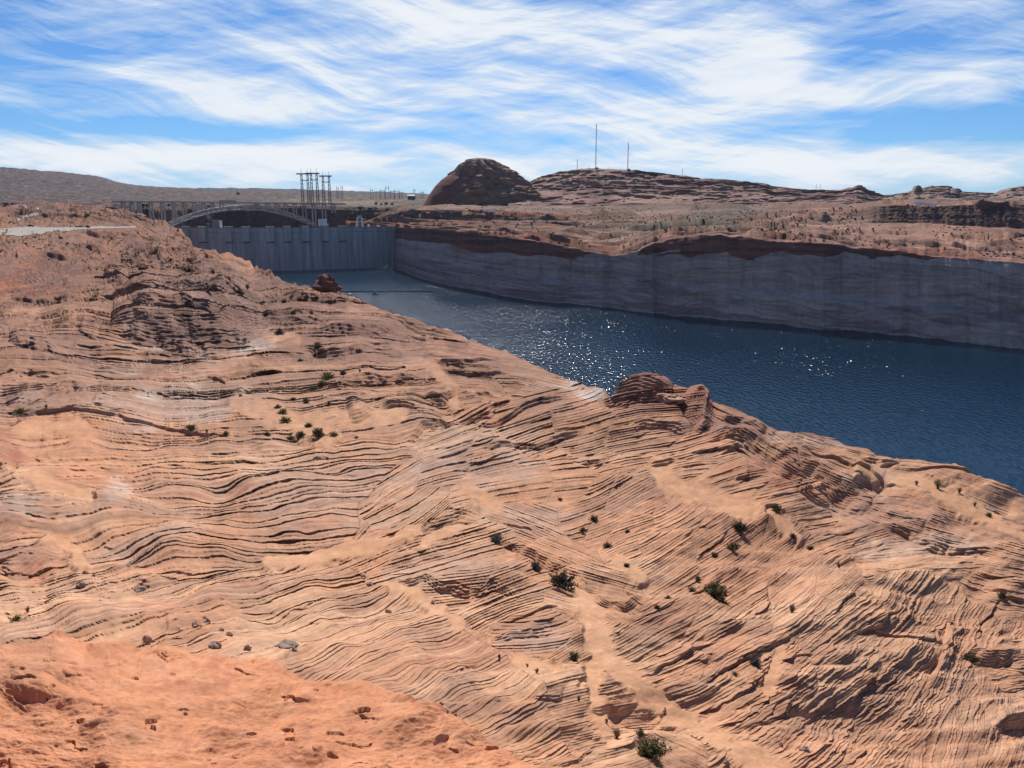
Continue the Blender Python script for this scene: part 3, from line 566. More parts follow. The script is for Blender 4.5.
def zz(y, D): return ZC + ray(fc, y)[1] * D
ztop = zz(yt, d1)
kn = [(D0 - 3, -4 + 0 * fc), (D0 + 4, ztop * .34), (D0 + 9 + .006 * D0, ztop * .42), (d1 - 4, ztop * .80), (d1, ztop), (d2, zz(yb, d2)), (d3, zz(ym, d3)), (d4, zz(yr, d4)), (d5, zz(ye, d5)), (d5 + 500, zz(ye, d5) - 60)]
Y, Zv, L = profile_mesh('', fc, kn, [34, 10, 40, 22, 40, 44, 40, 40, 3], None, None, None)
FXx = np.broadcast_to(fc, Y.shape)
cliff = 1 - sstep(3.85, 4.1, L)
bench = sstep(3.9, 4.2, L)
s = Zv / 3.1 + 1.3 * fbm(FXx / 60, L * 1.2, 111, 3) + FXx * .004
tf, _ = terrace(s, 4, .3); tf2, _ = terrace(s / 3.7, 6, .25); tf3, _ = terrace(s * 2.3, 7, .3)
u_ = Y / F
alc = sstep(.1, .8, fbm(FXx / 45, Zv / 18, 112, 4)); crack = np.abs(fbm(FXx / 40, Zv / 90, 113, 4)); crack = 1 - sstep(0, .03, crack)
push = cliff * (2.2 * fbm(FXx / 70, Zv / 40, 114, 4) + .9 * tf + 1.6 * tf2 + .5 * fbm(FXx / 7, Zv / 9, 115, 3) - 1.0 * alc - .25 * crack)
Y2 = Y - push * u_ * 1.3
up = bench * (1 - sstep(8.0, 8.4, L)) * (2.6 * fbm(FXx / 80, L * 6, 116, 4) + 1.5 * tf2 * sstep(-.2, .5, fbm(FXx / 40, L * 3, 117, 3)) + .8 * fbm(FXx / 45, L * 26, 118, 3))
sl, _ = terrace(L * 6 + .9 * fbm(FXx / 90, L * 2, 119, 3), 8, .10); up += bench * (1 - sstep(8.0, 8.4, L)) * 5.2 * sl * sstep(-.35, .3, fbm(FXx / 55, L * 4, 120, 3))
emb = sstep(855, 880, FXx) * (sstep(5.95, 6.1, L) - sstep(6.9, 7.05, L)); up = up * (1 - .75 * emb) + emb * .9 * fbm(FXx / 2.2, L * 40, 121, 2)
Z2 = Zv + up * u_ * (.9 - .5 * sstep(7, 8, L))
Xf = np.stack([fx_of(fc, Y, Zv), Y2, Z2], -1)
# colours
ring = C(.60,.455,.375); ringd = C(.42,.31,.27); capc = C(.29,.125,.085); benchc = C(.25,.115,.078); benchp = C(.38,.21,.145); scrubc = C(.155,.115,.082); darkr = C(.13,.075,.062)
cf = np.broadcast_to(benchc, Y.shape + (3,)).copy()
def pf(c, k): cf[:] = cf + (c - cf) * np.clip(k, 0, 1)[..., None]
nb = fbm(FXx / 40, L * 5, 131, 5); nb2 = fbm(FXx / 10, L * 16, 132, 4)
pf(benchp, .7 * sstep(0, .6, nb + .4 * nb2)); pf(capc, .6 * sstep(.05, .6, -nb + .5 * nb2)); pf(scrubc, .55 * sstep(.1, .7, fbm(FXx / 60, L * 4, 133, 4) + .5 * sstep(4.8, 6, L) - .2))
bands = h1(np.floor(L * 11 + 2.2 * fbm(FXx / 120, L * 2, 139, 3)), 19); pf(C(.15,.07,.052), .75 * bench * (bands > .62) * sstep(-.5, .2, nb2)); pf(C(.44,.26,.19), .5 * bench * (bands < .22) * sstep(-.4, .3, nb2))
sc1 = np.exp(-(((FXx - 690) / 95) ** 2 + ((L - 5.6) / .8) ** 2)); pf(C(.155,.13,.09), .85 * sc1)
pf(C(.14,.13,.10), .8 * np.exp(-(((FXx - 720) / 70) ** 2 + ((L - 6.75) / .3) ** 2)))
pf(benchp * 1.1, .8 * np.exp(-(((FXx - 830) / 60) ** 2 + ((L - 5.7) / .7) ** 2)) ); pf(benchp, .6 * np.exp(-(((FXx - 930) / 80) ** 2 + ((L - 5.5) / .4) ** 2)))
pf(darkr, .95 * emb * (1 - .35 * sstep(0, .7, nb2))); pf(scrubc * .7, .5 * emb * np.exp(-((FXx - 960) / 25) ** 2))
pf(scrubc, .5 * sstep(7.0, 7.3, L))
fl = sstep(0, 3.6, ZC * 0 + Zv / np.maximum(I([(370,46),(480,46),(700,47),(1024,50),(1700,50)]), 1) * 3.6 * .9 + .25 * nb)       # high-water mark of the reservoir
wat = cliff * (Zv < I([(370,45),(480,40),(560,40),(610,46),(650,46),(720,47),(800,49),(880,50.5),(960,52),(1700,54)]) + 2.0 * nb + 2.5 * fbm(FXx / 25, L * 0, 134, 3)); wat = wat.astype(float)
pf(capc, cliff); pf(C(.17,.075,.055), .8 * cliff * sstep(.0, .5, fbm(FXx / 40, Zv / 4, 138, 4))); pf(ring, .93 * wat * cliff)
pf(ringd, wat * (.55 * sstep(0, .6, fbm(FXx / 50, Zv / 5, 135, 4)) + .35 * (h1(np.floor(s * .7), 14) > .6)))
pf(C(.36,.23,.20), wat * .8 * sstep(.1, .5, fbm(FXx / 60, Zv / 6, 136, 4) + .4 - Zv / 30)); pf(C(.47,.43,.40), wat * .8 * (Zv < 1.6))
pf(C(.10,.07,.07), .22 * cliff * sstep(.6, .9, fbm(FXx / 4, Zv / 30, 137, 3)) * sstep(14, 34, Zv)); 
pf(C(.40,.20,.13), .8 * np.exp(-(((FXx - 462) / 10) ** 2 + ((Zv - 40) / 7) ** 2)) * cliff)
props(grid_mesh('canyon_rim_terrain', Xf, cf, {'bed': s, 'bedamp': .7 + 0 * s, 'unit': u_}, M_far), kind='structure')

# ------------------------------------------------------------------ BUTTE, MESA, FAR PLATEAU
def relief_mesh(name, cols, knots, sub, upamp, colour_fn, seed, bedh=4.0):
    Y, Zv, L = profile_mesh('', cols, knots, sub, None, None, None); FX = np.broadcast_to(cols, Y.shape); u = Y / F
    s = Zv / bedh + 1.0 * fbm(FX / 50, L * 2, seed, 3)
    t1, _ = terrace(s, seed % 50, .25); t2, _ = terrace(s / 2.9, seed % 50 + 1, .2)
    al = sstep(.15, .55, fbm(FX / 34, L * 2.2, seed + 3, 3))
    p = upamp * (1.5 * fbm(FX / 40, L * 3, seed + 1, 4) + 1.0 * t1 + 1.9 * t2 * sstep(-.3, .4, fbm(FX / 50, L * 2, seed + 2, 3)) + .7 * fbm(FX / 6, L * 14, seed + 4, 3) - 2.6 * al)
    keep = 1 - sstep(len(knots) - 2.35, len(knots) - 2.0, L)
    Y2 = Y - p * u * 4.5 * keep; Z2 = Zv + (.35 * upamp * fbm(FX / 9, L * 9, seed + 5, 3)) * u
    Xm = np.stack([fx_of(cols, Y, Zv), Y2, Z2], -1)
    col = colour_fn(FX, L, Zv, s, t2)
    return grid_mesh(name, Xm, col, {'bed': s, 'bedamp': .8 + 0 * s, 'unit': u}, M_far)
mc = np.concatenate([np.arange(508, 1034, .9), np.arange(1034, 1700, 9.)])
Im = lambda pts: I(pts, mc)
def zm(y, D): return ZC + ray(mc, y)[1] * D
sky_m = Im([(508,199),(520,190),(528,183),(535,179),(545,175),(560,172),(575,169.5),(600,168),(625,169),(645,171),(670,174),(700,178),(730,180),(765,184),(770,186),(800,189),(838,190),(848,188),(853,187.5),(856,185),(861,185.5),(866,189),(876,193),(884,195),(895,194),(908,192),(914,190),(915.5,185.5),(919,185),(921,189),(927,187),(931,185.6),(948,185.6),(949,188),(957,189),(958,192),(975,192),(1000,193),(1006,190),(1015,188),(1024,186),(1060,180),(1200,178),(1700,180)])
sky_m = sky_m + .35 * fbm(mc / 6, mc * 0, 141, 3)
Dm = Im([(508,1560),(560,1680),(700,1800),(860,2000),(1024,2100),(1700,2100)])
bm = Im([(508,207),(1700,207)]); mid = sky_m + (bm - sky_m) * .5
def colm(FX, L, Zv, s, t2):
    c = np.broadcast_to(C(.31,.165,.125), FX.shape + (3,)).copy(); k = fbm(FX / 30, L * 4, 145, 5)
    c += (C(.40,.25,.18) - c) * (.7 * sstep(0, .6, k))[..., None]; c += (C(.15,.075,.06) - c) * (.75 * sstep(.0, .5, -k + .6 * (h1(np.floor(s / 2), 15) - .5)))[..., None]
    c += (C(.21,.17,.12) - c) * (.6 * (1 - sstep(.3, 1.0, L + .4 * k)))[..., None]; c += (C(.33,.23,.18) - c) * (.5 * sstep(850, 900, FX))[..., None]
    return c
kn = [(Dm - 420, zm(bm + 3, Dm - 420)), (Dm - 260, zm(bm - 1, Dm - 260)), (Dm - 110, zm(mid, Dm - 110)), (Dm, zm(sky_m, Dm)), (Dm + 60, zm(sky_m, Dm) - 1), (Dm + 420, zm(bm, Dm) - 6)]
props(relief_mesh('mesa_terrain', mc, kn, [14, 26, 30, 5, 10], .55, colm, 150), kind='structure')

# butte: dome with a stepped cap, bare smooth left flank
BD = 1500.0; bc = vec(478, 206, BD)
prof_l = [(422.5,207),(427,201),(432,193.5),(437,187),(443,181.5),(450,177),(455,174),(458,170.5),(463,166.5),(469,163),(478,162)]
prof_r = [(548,207),(543,196),(534,191),(523,182),(519,179.5),(514,176),(508,171.5),(501,168),(494,164),(487,162.4),(478,162)]
hh = np.array([.0,.12,.3,.45,.57,.66,.73,.81,.9,.97,1.0]); nA, nH = 220, 130
ang = np.linspace(0, 2 * math.pi, nA); lv = np.linspace(0, 1, nH)
def flank(pr):
    x = np.array([abs(p[0] - 478) for p in pr]) * mpp(BD); z = np.array([(207 - p[1]) for p in pr]) * mpp(BD)
    return np.interp(lv * z[-1], z, x), z[-1]
rl_, hz = flank(prof_l); rr_, _ = flank(prof_r)
A_, V_ = np.meshgrid(ang, lv); k = .5 + .5 * np.cos(A_)
Rb = rl_[:, None] * (1 - k) + rr_[:, None] * k
bs = V_ * 26 + .6 * fbm(A_ * 3, V_ * 4, 161, 3); tb, _ = terrace(bs, 22, .3); tb2, _ = terrace(bs / 3, 23, .25)
left_flank = sstep(.15, .75, -np.cos(A_) - .25 * np.sin(A_) - .1) * (1 - sstep(.62, .70, V_))
ro = (1 - left_flank) * (1 - V_ ** 6) * (2.6 * tb + 6.0 * tb2 * sstep(-.4, .3, fbm(A_ * 4, V_ * 5, 165, 3)) + 8 * fbm(A_ * 5, V_ * 7, 162, 4) + 4 * fbm(A_ * 18, V_ * 30, 163, 3) - 3)
Xb = np.stack([bc.x + (Rb + ro) * np.cos(A_), bc.y + (Rb * .8 + ro) * np.sin(A_), bc.z - 4 + V_ * (hz + 4)], -1)
cb = np.broadcast_to(C(.25,.145,.11), A_.shape + (3,)).copy(); q = fbm(A_ * 7, V_ * 12, 164, 4)
cb += (C(.34,.21,.15) - cb) * ((1 - left_flank) * sstep(0, .5, q))[..., None]; cb += (C(.19,.065,.05) - cb) * left_flank[..., None]; cb += (C(.36,.25,.19) - cb) * (.6 * sstep(.68, .78, V_) * sstep(-.3, .3, q))[..., None]
props(grid_mesh('butte', Xb, cb, {'bed': bs, 'bedamp': .6 + 0 * bs, 'unit': np.full(A_.shape, mpp(BD))}, M_far), kind='structure')

# plateau beyond the dam with the gorge wall in front of it
pc = np.concatenate([np.arange(-500, -6, 8.), np.arange(-6, 575, .9), np.arange(575, 900, 9.)])
Ip = lambda pts: I(pts, pc)
def zp(y, D): return ZC + ray(pc, y)[1] * D
wD = Ip([(-500,1100),(-100,1250),(60,1230),(100,1215),(118,1222),(128,1300),(140,1370),(150,1400),(170,1500),(195,1640),(215,1780),(235,1850),(262,1800),(290,1680),(315,1640),(332,1600),(340,1575),(352,1530),(400,1470),(440,1440),(575,1420),(900,1420)]) + 14 * fbm(pc / 9, pc * 0, 171, 4)
wT = Ip([(-500,204),(60,203),(120,203),(200,204.5),(260,205),(340,207),(420,208),(900,208)]) + .3 * fbm(pc / 5, pc * 0, 172, 3)
p2 = Ip([(-500,190),(0,190),(100,193),(160,196),(250,198.5),(340,198.5),(430,199.5),(575,200),(900,200)])
p3 = Ip([(-500,183),(0,183.5),(60,185),(110,187),(140,189.5),(200,191.5),(260,191),(300,191.5),(360,193.5),(420,195),(450,196),(900,196)])
sk = Ip([(-500,158),(-150,164),(0,167.2),(20,168.5),(50,171),(80,174),(95,175.5),(105,178),(118,182),(130,184),(145,186),(165,187.6),(195,188.4),(230,188.2),(270,188.6),(330,190.4),(380,192),(420,193.5),(450,195),(900,195)]) + .3 * fbm(pc / 4, pc * 0, 173, 3)
kn = [(wD - 8, -60 + 0 * pc), (wD, zp(wT + 6, wD)), (wD + 20, zp(wT, wD + 20)), (2300 + 0 * pc, zp(p2, 2300)), (3300 + 0 * pc, zp(p3, 3300)), (4300 + 0 * pc, zp(sk, 4300)), (9000 + 0 * pc, zp(sk, 4300) - 60), (10500 + 0 * pc, zp(sk, 4300) - 150)]
Y, Zv, L = profile_mesh('', pc, kn, [46, 12, 30, 16, 26, 4, 3], None, None, None); FX = np.broadcast_to(pc, Y.shape); u = Y / F
s = Zv / 5 + .8 * fbm(FX / 50, L * 2, 181, 3); t1, _ = terrace(s, 31, .3); t2, _ = terrace(s / 2.7, 32, .25)
wallm = 1 - sstep(1.6, 2.1, L); k3 = fbm(FX / 3.2, L * 34, 189, 3)
Y2 = Y - u * wallm * (3 * fbm(FX / 14, Zv / 30, 182, 4) + 1.3 * t1 + 2 * t2 + 4 * fbm(FX / 5, Zv / 140, 183, 3))
Z2 = Zv + u * (1 - wallm) * (1 - sstep(4.9, 5.1, L)) * (.8 * fbm(FX / 20, L * 8, 184, 4) + .5 * fbm(FX / 5, L * 25, 185, 3) + .5 * t2 * sstep(4, 4.3, L)) * np.where(L < 3, .55, .5)
cp = np.broadcast_to(C(.085,.054,.047), Y.shape + (3,)).copy(); k = fbm(FX / 30, L * 6, 186, 5); k2 = fbm(FX / 7, L * 20, 187, 4)
def pp(c, w): cp[:] = cp + (c - cp) * np.clip(w, 0, 1)[..., None]
pp(C(.085,.07,.058), .8 * sstep(0, .5, k + .5 * k2)); pp(C(.19,.115,.092), .5 * sstep(.1, .6, k2 - .5 * k))
pp(C(.12,.065,.052), wallm); pp(C(.25,.15,.105), wallm * .7 * sstep(.1, .6, fbm(FX / 12, Zv / 30, 188, 3)) * (FX < 215)); pp(C(.26,.20,.12), .7 * np.exp(-((L - 2.6) / .5) ** 2) * sstep(250, 330, FX) * sstep(-.2, .4, k))
pp(C(.13,.08,.07), .7 * sstep(4.1, 4.5, L) * (FX < 190)); pp(C(.10,.09,.075), .9 * np.exp(-((L - 4.12) / .14) ** 2) * (FX < 150) * sstep(-.4, .1, k2)); pp(C(.08,.08,.09), .7 * sstep(3.6, 4.1, L) * sstep(180, 220, FX))
cp *= (1 + .55 * k3 * (1 - wallm))[..., None].clip(.35, 1.8)
props(grid_mesh('plateau_terrain', np.stack([fx_of(pc, Y, Zv), Y2, Z2], -1), cp, {'bed': s, 'bedamp': .7 + 0 * s, 'unit': u}, M_far), kind='structure')
def far_ground(px, D):
    c = int(np.argmin(np.abs(pc - px))); r = 60 + int(np.argmin(np.abs(Y2[60:, c] - D))); return Vector((fx_of(px, Y2[r, c], Z2[r, c]), Y2[r, c], Z2[r, c]))
PL = (Y2, Z2)

# wide desert floor under everything, out to the horizon
mb = MB(); mb.add([(-11000, -2000, -70), (11000, -2000, -70), (11000, 11000, -70), (-11000, 11000, -70)], [(0, 1, 2, 3)])
props(mb.build('desert_ground', simple('desert_soil', (.30, .19, .13), .95, 0, .2, .002)), kind='structure')

# ------------------------------------------------------------------ WATER
m, n = mat('lake_water')
p = n.n('ShaderNodeTexCoord').outputs['Object']
pv = n.sep(p)
q = n.xyz(n.m('MULTIPLY', pv[0], .8), pv[1], 0.0)
q = n.xyz(pv[0], n.m('MULTIPLY', pv[1], .42), 0.0)
wv = n.m('MULTIPLY', n.noise(q, .55, 2.0, .5), n.rng(n.noise(p, .008, 3.0), .35, .65, .60, 1.15))
wv = n.m('MULTIPLY', wv, n.m('MULTIPLY', n.rng(pv[1], 240.0, 430.0, .55, 1.18), n.m('MULTIPLY', n.rng(pv[0], 0.0, 120.0, 1.0, .45), n.rng(pv[1], 640.0, 950.0, 1.0, .45))))   # ripple height shaped by place to set where sun glints gather
bp = n.n('ShaderNodeBump', Strength=1.0, Distance=1.95, Height=wv)
b = n.n('ShaderNodeBsdfPrincipled', Base__Color=(.001, .017, .036, 1), Roughness=.13, IOR=1.33, Normal=bp.outputs[0]); b.inputs['Specular IOR Level'].default_value = .22
done(n, b)
mb = MB(); mb.add([(-1200, -200, 0), (1600, -200, 0), (1600, 1180, 0), (-1200, 1180, 0)], [(0, 1, 2, 3)])
props(mb.build('lake_water', m), kind='structure')

# ------------------------------------------------------------------ DAM
m, n = mat('weathered_concrete')
p = n.n('ShaderNodeTexCoord').outputs['Object']; pv = n.sep(p)
st = n.noise(n.xyz(n.m('MULTIPLY', pv[0], .22), n.m('MULTIPLY', pv[1], .22), n.m('MULTIPLY', pv[2], .012)), 1.0, 5.0, .7)
lf = n.noise(n.xyz(n.m('MULTIPLY', pv[0], .02), 0.0, n.m('MULTIPLY', pv[2], .35)), 1.0, 3.0, .6)
c = n.mix(n.rng(st, .34, .66), (.31, .295, .28), (.58, .55, .51))
c = n.mix(n.m('MULTIPLY', n.rng(lf, .5, .75), .35), c, (.44, .42, .40))
c = n.mix(n.rng(pv[2], 1.0, 1.6, .8, 0.0), c, (.45, .44, .42))
b = n.n('ShaderNodeBsdfPrincipled', Base__Color=c, Roughness=.9); done(n, b); M_conc = m
M_white = simple('white_painted_steel', (.72, .72, .70), .5); M_steel = simple('galvanised_steel', (.42, .43, .45), .5, .3); M_dark = simple('dark_painted_steel', (.055, .06, .075), .6)
M_pale = simple('pale_bridge_steel', (.33, .33, .33), .55); M_greyc = simple('grey_concrete', (.28, .275, .27), .85)

def px_at(px, D, z):
    """world point in an image column at a given depth and height"""
    return Vector((float(fx_of(px, D, z)), float(D), float(z)))
DAMZ = 58.0
dA, dB, dC = px_at(403, 1168, 0), px_at(270, 1076, 0), px_at(140, 1112, 0)
qc = np.polyfit([dA.x, dB.x, dC.x], [dA.y, dB.y, dC.y], 2)
def dam_y(x): return float(np.polyval(qc, x))
def dam_frame(px):
    x = -300.0
    for _ in range(30): x = float(fx_of(px, dam_y(x), 40.0))
    y = dam_y(x); sl = float(np.polyval(np.polyder(qc), x)); return x, y, math.atan(sl)
dam = empty('concrete_dam', (dB.x, dB.y, 0), 'long curved grey concrete dam closing the head of the blue lake', 'dam')
def put(o, par): o.parent = par; o.matrix_parent_inverse = Matrix.Translation(-Vector(par.location)); return o
mb = MB(); xs = np.linspace(dC.x, dA.x, 61); prev = None
for i, x in enumerate(xs):
    y = dam_y(x); prof = [(y - 1.5, -12), (y, DAMZ - 6), (y - .6, DAMZ - 5.2), (y - .6, DAMZ), (y + 9, DAMZ), (y + 16, -12)]
    b0 = len(mb.v); mb.v += [(x, a_, z_) for a_, z_ in prof]
    if prev is not None: mb.f += [[prev + k, b0 + k, b0 + k + 1, prev + k + 1] for k in range(5)]
    prev = b0
put(mb.build('dam_wall', M_conc), dam)
mb = MB()
for x0, x1 in zip(xs[:-1], xs[1:]): 
    a_ = Vector((x0, dam_y(x0) - .3, DAMZ + .6)); c_ = Vector((x1, dam_y(x1) - .3, DAMZ + .6)); q = (a_ + c_) / 2; dlt = c_ - a_
    mb.box(q.x, q.y, q.z, dlt.length, .5, 1.2, math.atan2(dlt.y, dlt.x))
put(mb.build('parapet', M_greyc), dam)
for px, w in ((188, 8), (204, 9), (230, 9), (247, 9), (271, 9.5), (288, 9), (306, 9), (325, 9), (342, 9)):
    x, y, r = dam_frame(px); nx, ny = math.sin(r), -math.cos(r)
    mb = MB(); mb.box(x + nx * 2.2, y + ny * 2.2, DAMZ - 8, w, 5.2, 20, r); mb.box(x + nx * 2.4, y + ny * 2.4, DAMZ + 2.4, w + 1.6, 6.4, .9, r); o = put(mb.build('intake_tower', M_conc), dam)
    mb = MB(); mb.box(x + nx * 1.3, y + ny * 1.3, 14, w * .78, 3.6, 48, r); put(mb.build('trash_rack', M_conc), dam)
    mb = MB(); mb.box(x + nx * 2.1, y + ny * 2.1, DAMZ - 18.6, w + .8, 5.5, 1.0, r); put(mb.build('base_strip', M_dark), dam)  # dark strip round the bottom of each tower block
def on_dam(px, back=5.0):
    x, y, r = dam_frame(px); return Vector((x - math.sin(r) * back, y + math.cos(r) * back, DAMZ)), r
def crane(px, w, h, label, name='gantry_crane'):
    p, r = on_dam(px); t = empty(name, p, label, 'crane', rz=r)
    mb = MB(); mb.box(0, 0, h * .64, w, 5, h * .72); mb.box(0, 0, h + .25, w + .8, 5.8, .5); mb.build('machine_house', M_white, t)
    for sx in (-1, 1):
        for sy in (-1, 1): MB().box(sx * w * .42, sy * 2.1, h * .14, .9, .9, h * .28).build('leg', M_steel, t)
    MB().box(w * .5 + 1.8, 0, h * .45, 3.6, .8, .8).build('boom', M_steel, t)
crane(324.5, 11, 11.5, 'white boxy crane house standing on the dam crest')
p, r = on_dam(217); t = empty('elevator_tower', p, 'grey square tower with a bright white side on the dam crest behind the arch', 'tower', rz=r)
mb = MB(); mb.box(-.6, 0, 5.2, 10, 7, 10.4); mb.build('tower_block', M_greyc, t); mb = MB(); mb.box(5.0, 0, 5.2, 1.2, 7.2, 10.6); mb.build('side_panel', M_white, t); MB().box(-.3, 0, 10.8, 12, 8, .6).build('roof', M_greyc, t)
p, r = on_dam(362); t = empty('hoist_frame', p, 'pale open steel hoist frame with splayed legs on the dam crest', 'hoist', rz=r)
for sx in (-1, 1):
    for sy in (-1, 1): MB().tube((sx * 5.0, sy * 3, 0), (sx * 3.2, sy * 1.6, 13), .65, .5).build('leg', M_white, t)
MB().box(0, 0, 13.4, 8.6, 4.4, .9).build('platform', M_white, t); MB().box(0, 0, 15.4, 6, 3, 3.0).build('winch_cabin', M_steel, t)
mb = MB()
mb.box(6.5, 0, 12, 7, .7, .7); mb.build('boom', M_white, t)
for z in (4.5, 9): MB().box(0, -2.2, z, 8.4, .5, .5).build('brace', M_white, t); MB().box(0, 2.2, z, 8.4, .5, .5).build('brace', M_white, t)
p, r = on_dam(380.5); t = empty('site_hut', p, 'tiny white hut near the right end of the dam crest', 'hut', rz=r)
MB().box(0, 0, 1.4, 4, 3, 2.8).build('wall', M_white, t); MB().box(0, 0, 2.95, 4.6, 3.6, .3).build('roof', M_steel, t)

# ------------------------------------------------------------------ ARCH BRIDGE
bl, br = px_at(114, 1188, 95.5), px_at(344, 1560, 95.5); bdir = (br - bl).normalized(); bn = Vector((bdir.y, -bdir.x, 0)); BL = (br - bl).length
bridge = empty('arch_bridge', (bl.x, bl.y, 95.5), 'pale steel arch bridge with slender columns spanning the gorge behind the dam', 'bridge')
def bpt(s_, off, z): q = bl + bdir * s_ + bn * off; return Vector((q.x, q.y, z))
def s_of(px):
    ss = np.linspace(0, BL, 800); pts = [bpt(q, 0, 80) for q in ss]
    cxp = np.array([512 + F * q.x / (q.y * CT - (q.z - ZC) * ST) for q in pts]); return float(np.interp(px, cxp, ss))
sa, sb = s_of(162), s_of(314)
mb = MB(); q = bpt(BL / 2, 0, 95.5); rz = math.atan2(bdir.y, bdir.x); mb.box(q.x, q.y, 95.0, BL, 12, 1.4, rz); put(mb.build('deck', M_greyc), bridge)
for off in (-5.9, 5.9):
    mb = MB(); q = bpt(BL / 2, off, 0); mb.box(q.x, q.y, 96.3, BL, .3, 1.0, rz); put(mb.build('railing', M_pale), bridge)
def arch_z(s_, lower):
    t = (s_ - sa) / (sb - sa); h = 1 - (2 * t - 1) ** 2; z0, z1 = (58.5, 90.5) if not lower else (53.5, 84.5); return z0 + (z1 - z0) * h
for off in (-6, 6):
    mb = MB(); N_ = 30; ss = np.linspace(sa, sb, N_ + 1)
    for i in range(N_):
        for low in (0, 1): mb.tube(bpt(ss[i], off, arch_z(ss[i], low)), bpt(ss[i + 1], off, arch_z(ss[i + 1], low)), .85, n=5)
        k = i % 2; mb.tube(bpt(ss[i], off, arch_z(ss[i], k)), bpt(ss[i + 1], off, arch_z(ss[i + 1], 1 - k)), .42, n=4)
        mb.tube(bpt(ss[i], off, arch_z(ss[i], 0)), bpt(ss[i], off, arch_z(ss[i], 1)), .38, n=4)
    put(mb.build('arch_rib', M_pale), bridge)
for px in (124, 132.5, 140, 151.5, 163, 174, 184.5, 194.5, 204, 213, 222, 258, 268, 277, 286, 295, 304.5, 314, 324, 333.5):
    s_ = s_of(px); inside = sa + 4 < s_ < sb - 4; zb = arch_z(s_, 0) if inside else 52 if 124 < px < 333 else 78; rr = .75 if inside else 1.15
    mb = MB()
    for off in (-4.5, 4.5): q = bpt(s_, off, 0); mb.box(q.x, q.y, (94.3 + zb) / 2, rr * 2, rr * 1.6, 94.3 - zb, rz)
    q = bpt(s_, 0, 0); mb.box(q.x, q.y, 93.6, rr * 1.6, 11, 1.3, rz); put(mb.build('column' if inside else 'pier', M_pale), bridge)
tb_ = bpt(s_of(211), 6.5, 98); t = empty('maintenance_building', (tb_.x + 4, tb_.y + 60, 94), 'long low white roofed building beyond the bridge deck', 'building')
MB().box(0, 0, 3, 26, 10, 6).build('wall', M_greyc, t); MB().box(0, 0, 6.3, 27, 11, .7).build('roof', M_white, t)

# ------------------------------------------------------------------ PYLONS, SUBSTATION, MASTS
def lattice(mb, a, b_, w0, w1, r, nseg):
    a, b_ = Vector(a), Vector(b_); cs = [(-1, -1), (1, -1), (1, 1), (-1, 1)]
    def pt(k, t): w = w0 + (w1 - w0) * t; return a + (b_ - a) * t + Vector((cs[k][0] * w, cs[k][1] * w, 0))
    for k in range(4):
        mb.tube(pt(k, 0), pt(k, 1), r, r * .8, 4)
        for i in range(nseg): mb.tube(pt(k, i / nseg), pt((k + 1) % 4, (i + 1) / nseg), r * .55, n=3, cap=False)
def pylon(px1, px2, ytop, D, yb_, lab, x0, x1):
    a = px_at(px1, D, float(ZC + ray(px1, yb_)[1] * D)); c_ = px_at(px2, D, a.z); H = (yb_ - ytop) * mpp(D) * 1.03; w = c_.x - a.x
    t = empty('transmission_tower', (a.x, a.y, a.z), lab, 'pylon', 'twin-legged pylons by the gorge')
    for xx in (0, w):
        mb = MB(); lattice(mb, (xx, 0, -6), (xx, 0, H * .86), 2.7, 1.5, .52, 9); mb.tube((xx, 0, H * .86), (xx, 0, H), .5, .25, 5); mb.build('leg', M_dark, t)
    L0, L1 = (x0 - px1) * mpp(D), (x1 - px1) * mpp(D)
    mb = MB(); mb.box((L0 + L1) / 2, 0, H * .865, L1 - L0, 3.0, 2.6); mb.build('crossarm', M_dark, t)
    MB().box(w / 2, 0, H * .70, w + 4, 1.6, 1.5).build('tie_beam', M_dark, t)
pylon(303.2, 309.3, 172, 1760, 207.5, 'leftmost of the three tall dark twin-legged pylons above the gorge', 298.5, 311)
pylon(312.8, 318.3, 171.5, 1740, 207.5, 'middle one of the three tall dark twin-legged pylons above the gorge', 307.5, 321)
pylon(324.3, 330.4, 174.3, 1765, 207.5, 'rightmost of the three tall dark twin-legged pylons above the gorge', 320.8, 333)
def hframe(px, ytop, w, lab, D=2320, cat='gantry', grp='steel frames of the far substation', name='substation_gantry'):
    g = far_ground(px, D); H = float((ZC + ray(px, ytop)[1] * g.y) - g.z); t = empty(name, g, lab, cat, grp); W = w * mpp(D)
    for xx in (-W / 2, W / 2): MB().tube((xx, 0, -2), (xx, 0, H), .8, .45, 5).build('post', M_dark, t)
    MB().box(0, 0, H * .8, W * 1.35, .9, 1.3).build('beam', M_dark, t)
for px, yt_, w, lab in ((372, 188.6, 2.2, 'leftmost slim frame of the substation on the plateau'), (378, 190, 3.4, 'low wide frame, second from left in the substation'), (383, 188.8, 3.6, 'square frame just left of the tallest substation frame'), (387.5, 185.2, 3.0, 'tallest frame, near the middle of the substation'),
    (392.5, 189.8, 3.4, 'low frame just right of the tallest substation frame'), (397, 189.2, 3.8, 'wide frame right of centre in the substation'), (401, 191, 2.4, 'short frame at the right edge of the main substation row'), (414.5, 188.6, 1.6, 'slim frame above the dark shed right of the substation'), (422.5, 190.6, 2.6, 'lone frame close to the left foot of the butte'), (338, 185.6, 1.6, 'left one of two faint poles between pylons and substation'), (342.2, 185, 1.6, 'right one of two faint poles between pylons and substation')):
    hframe(px, yt_, w, lab)
g = far_ground(411.5, 2250); t = empty('equipment_shed', g, 'dark shed among the frames between substation and butte', 'shed')
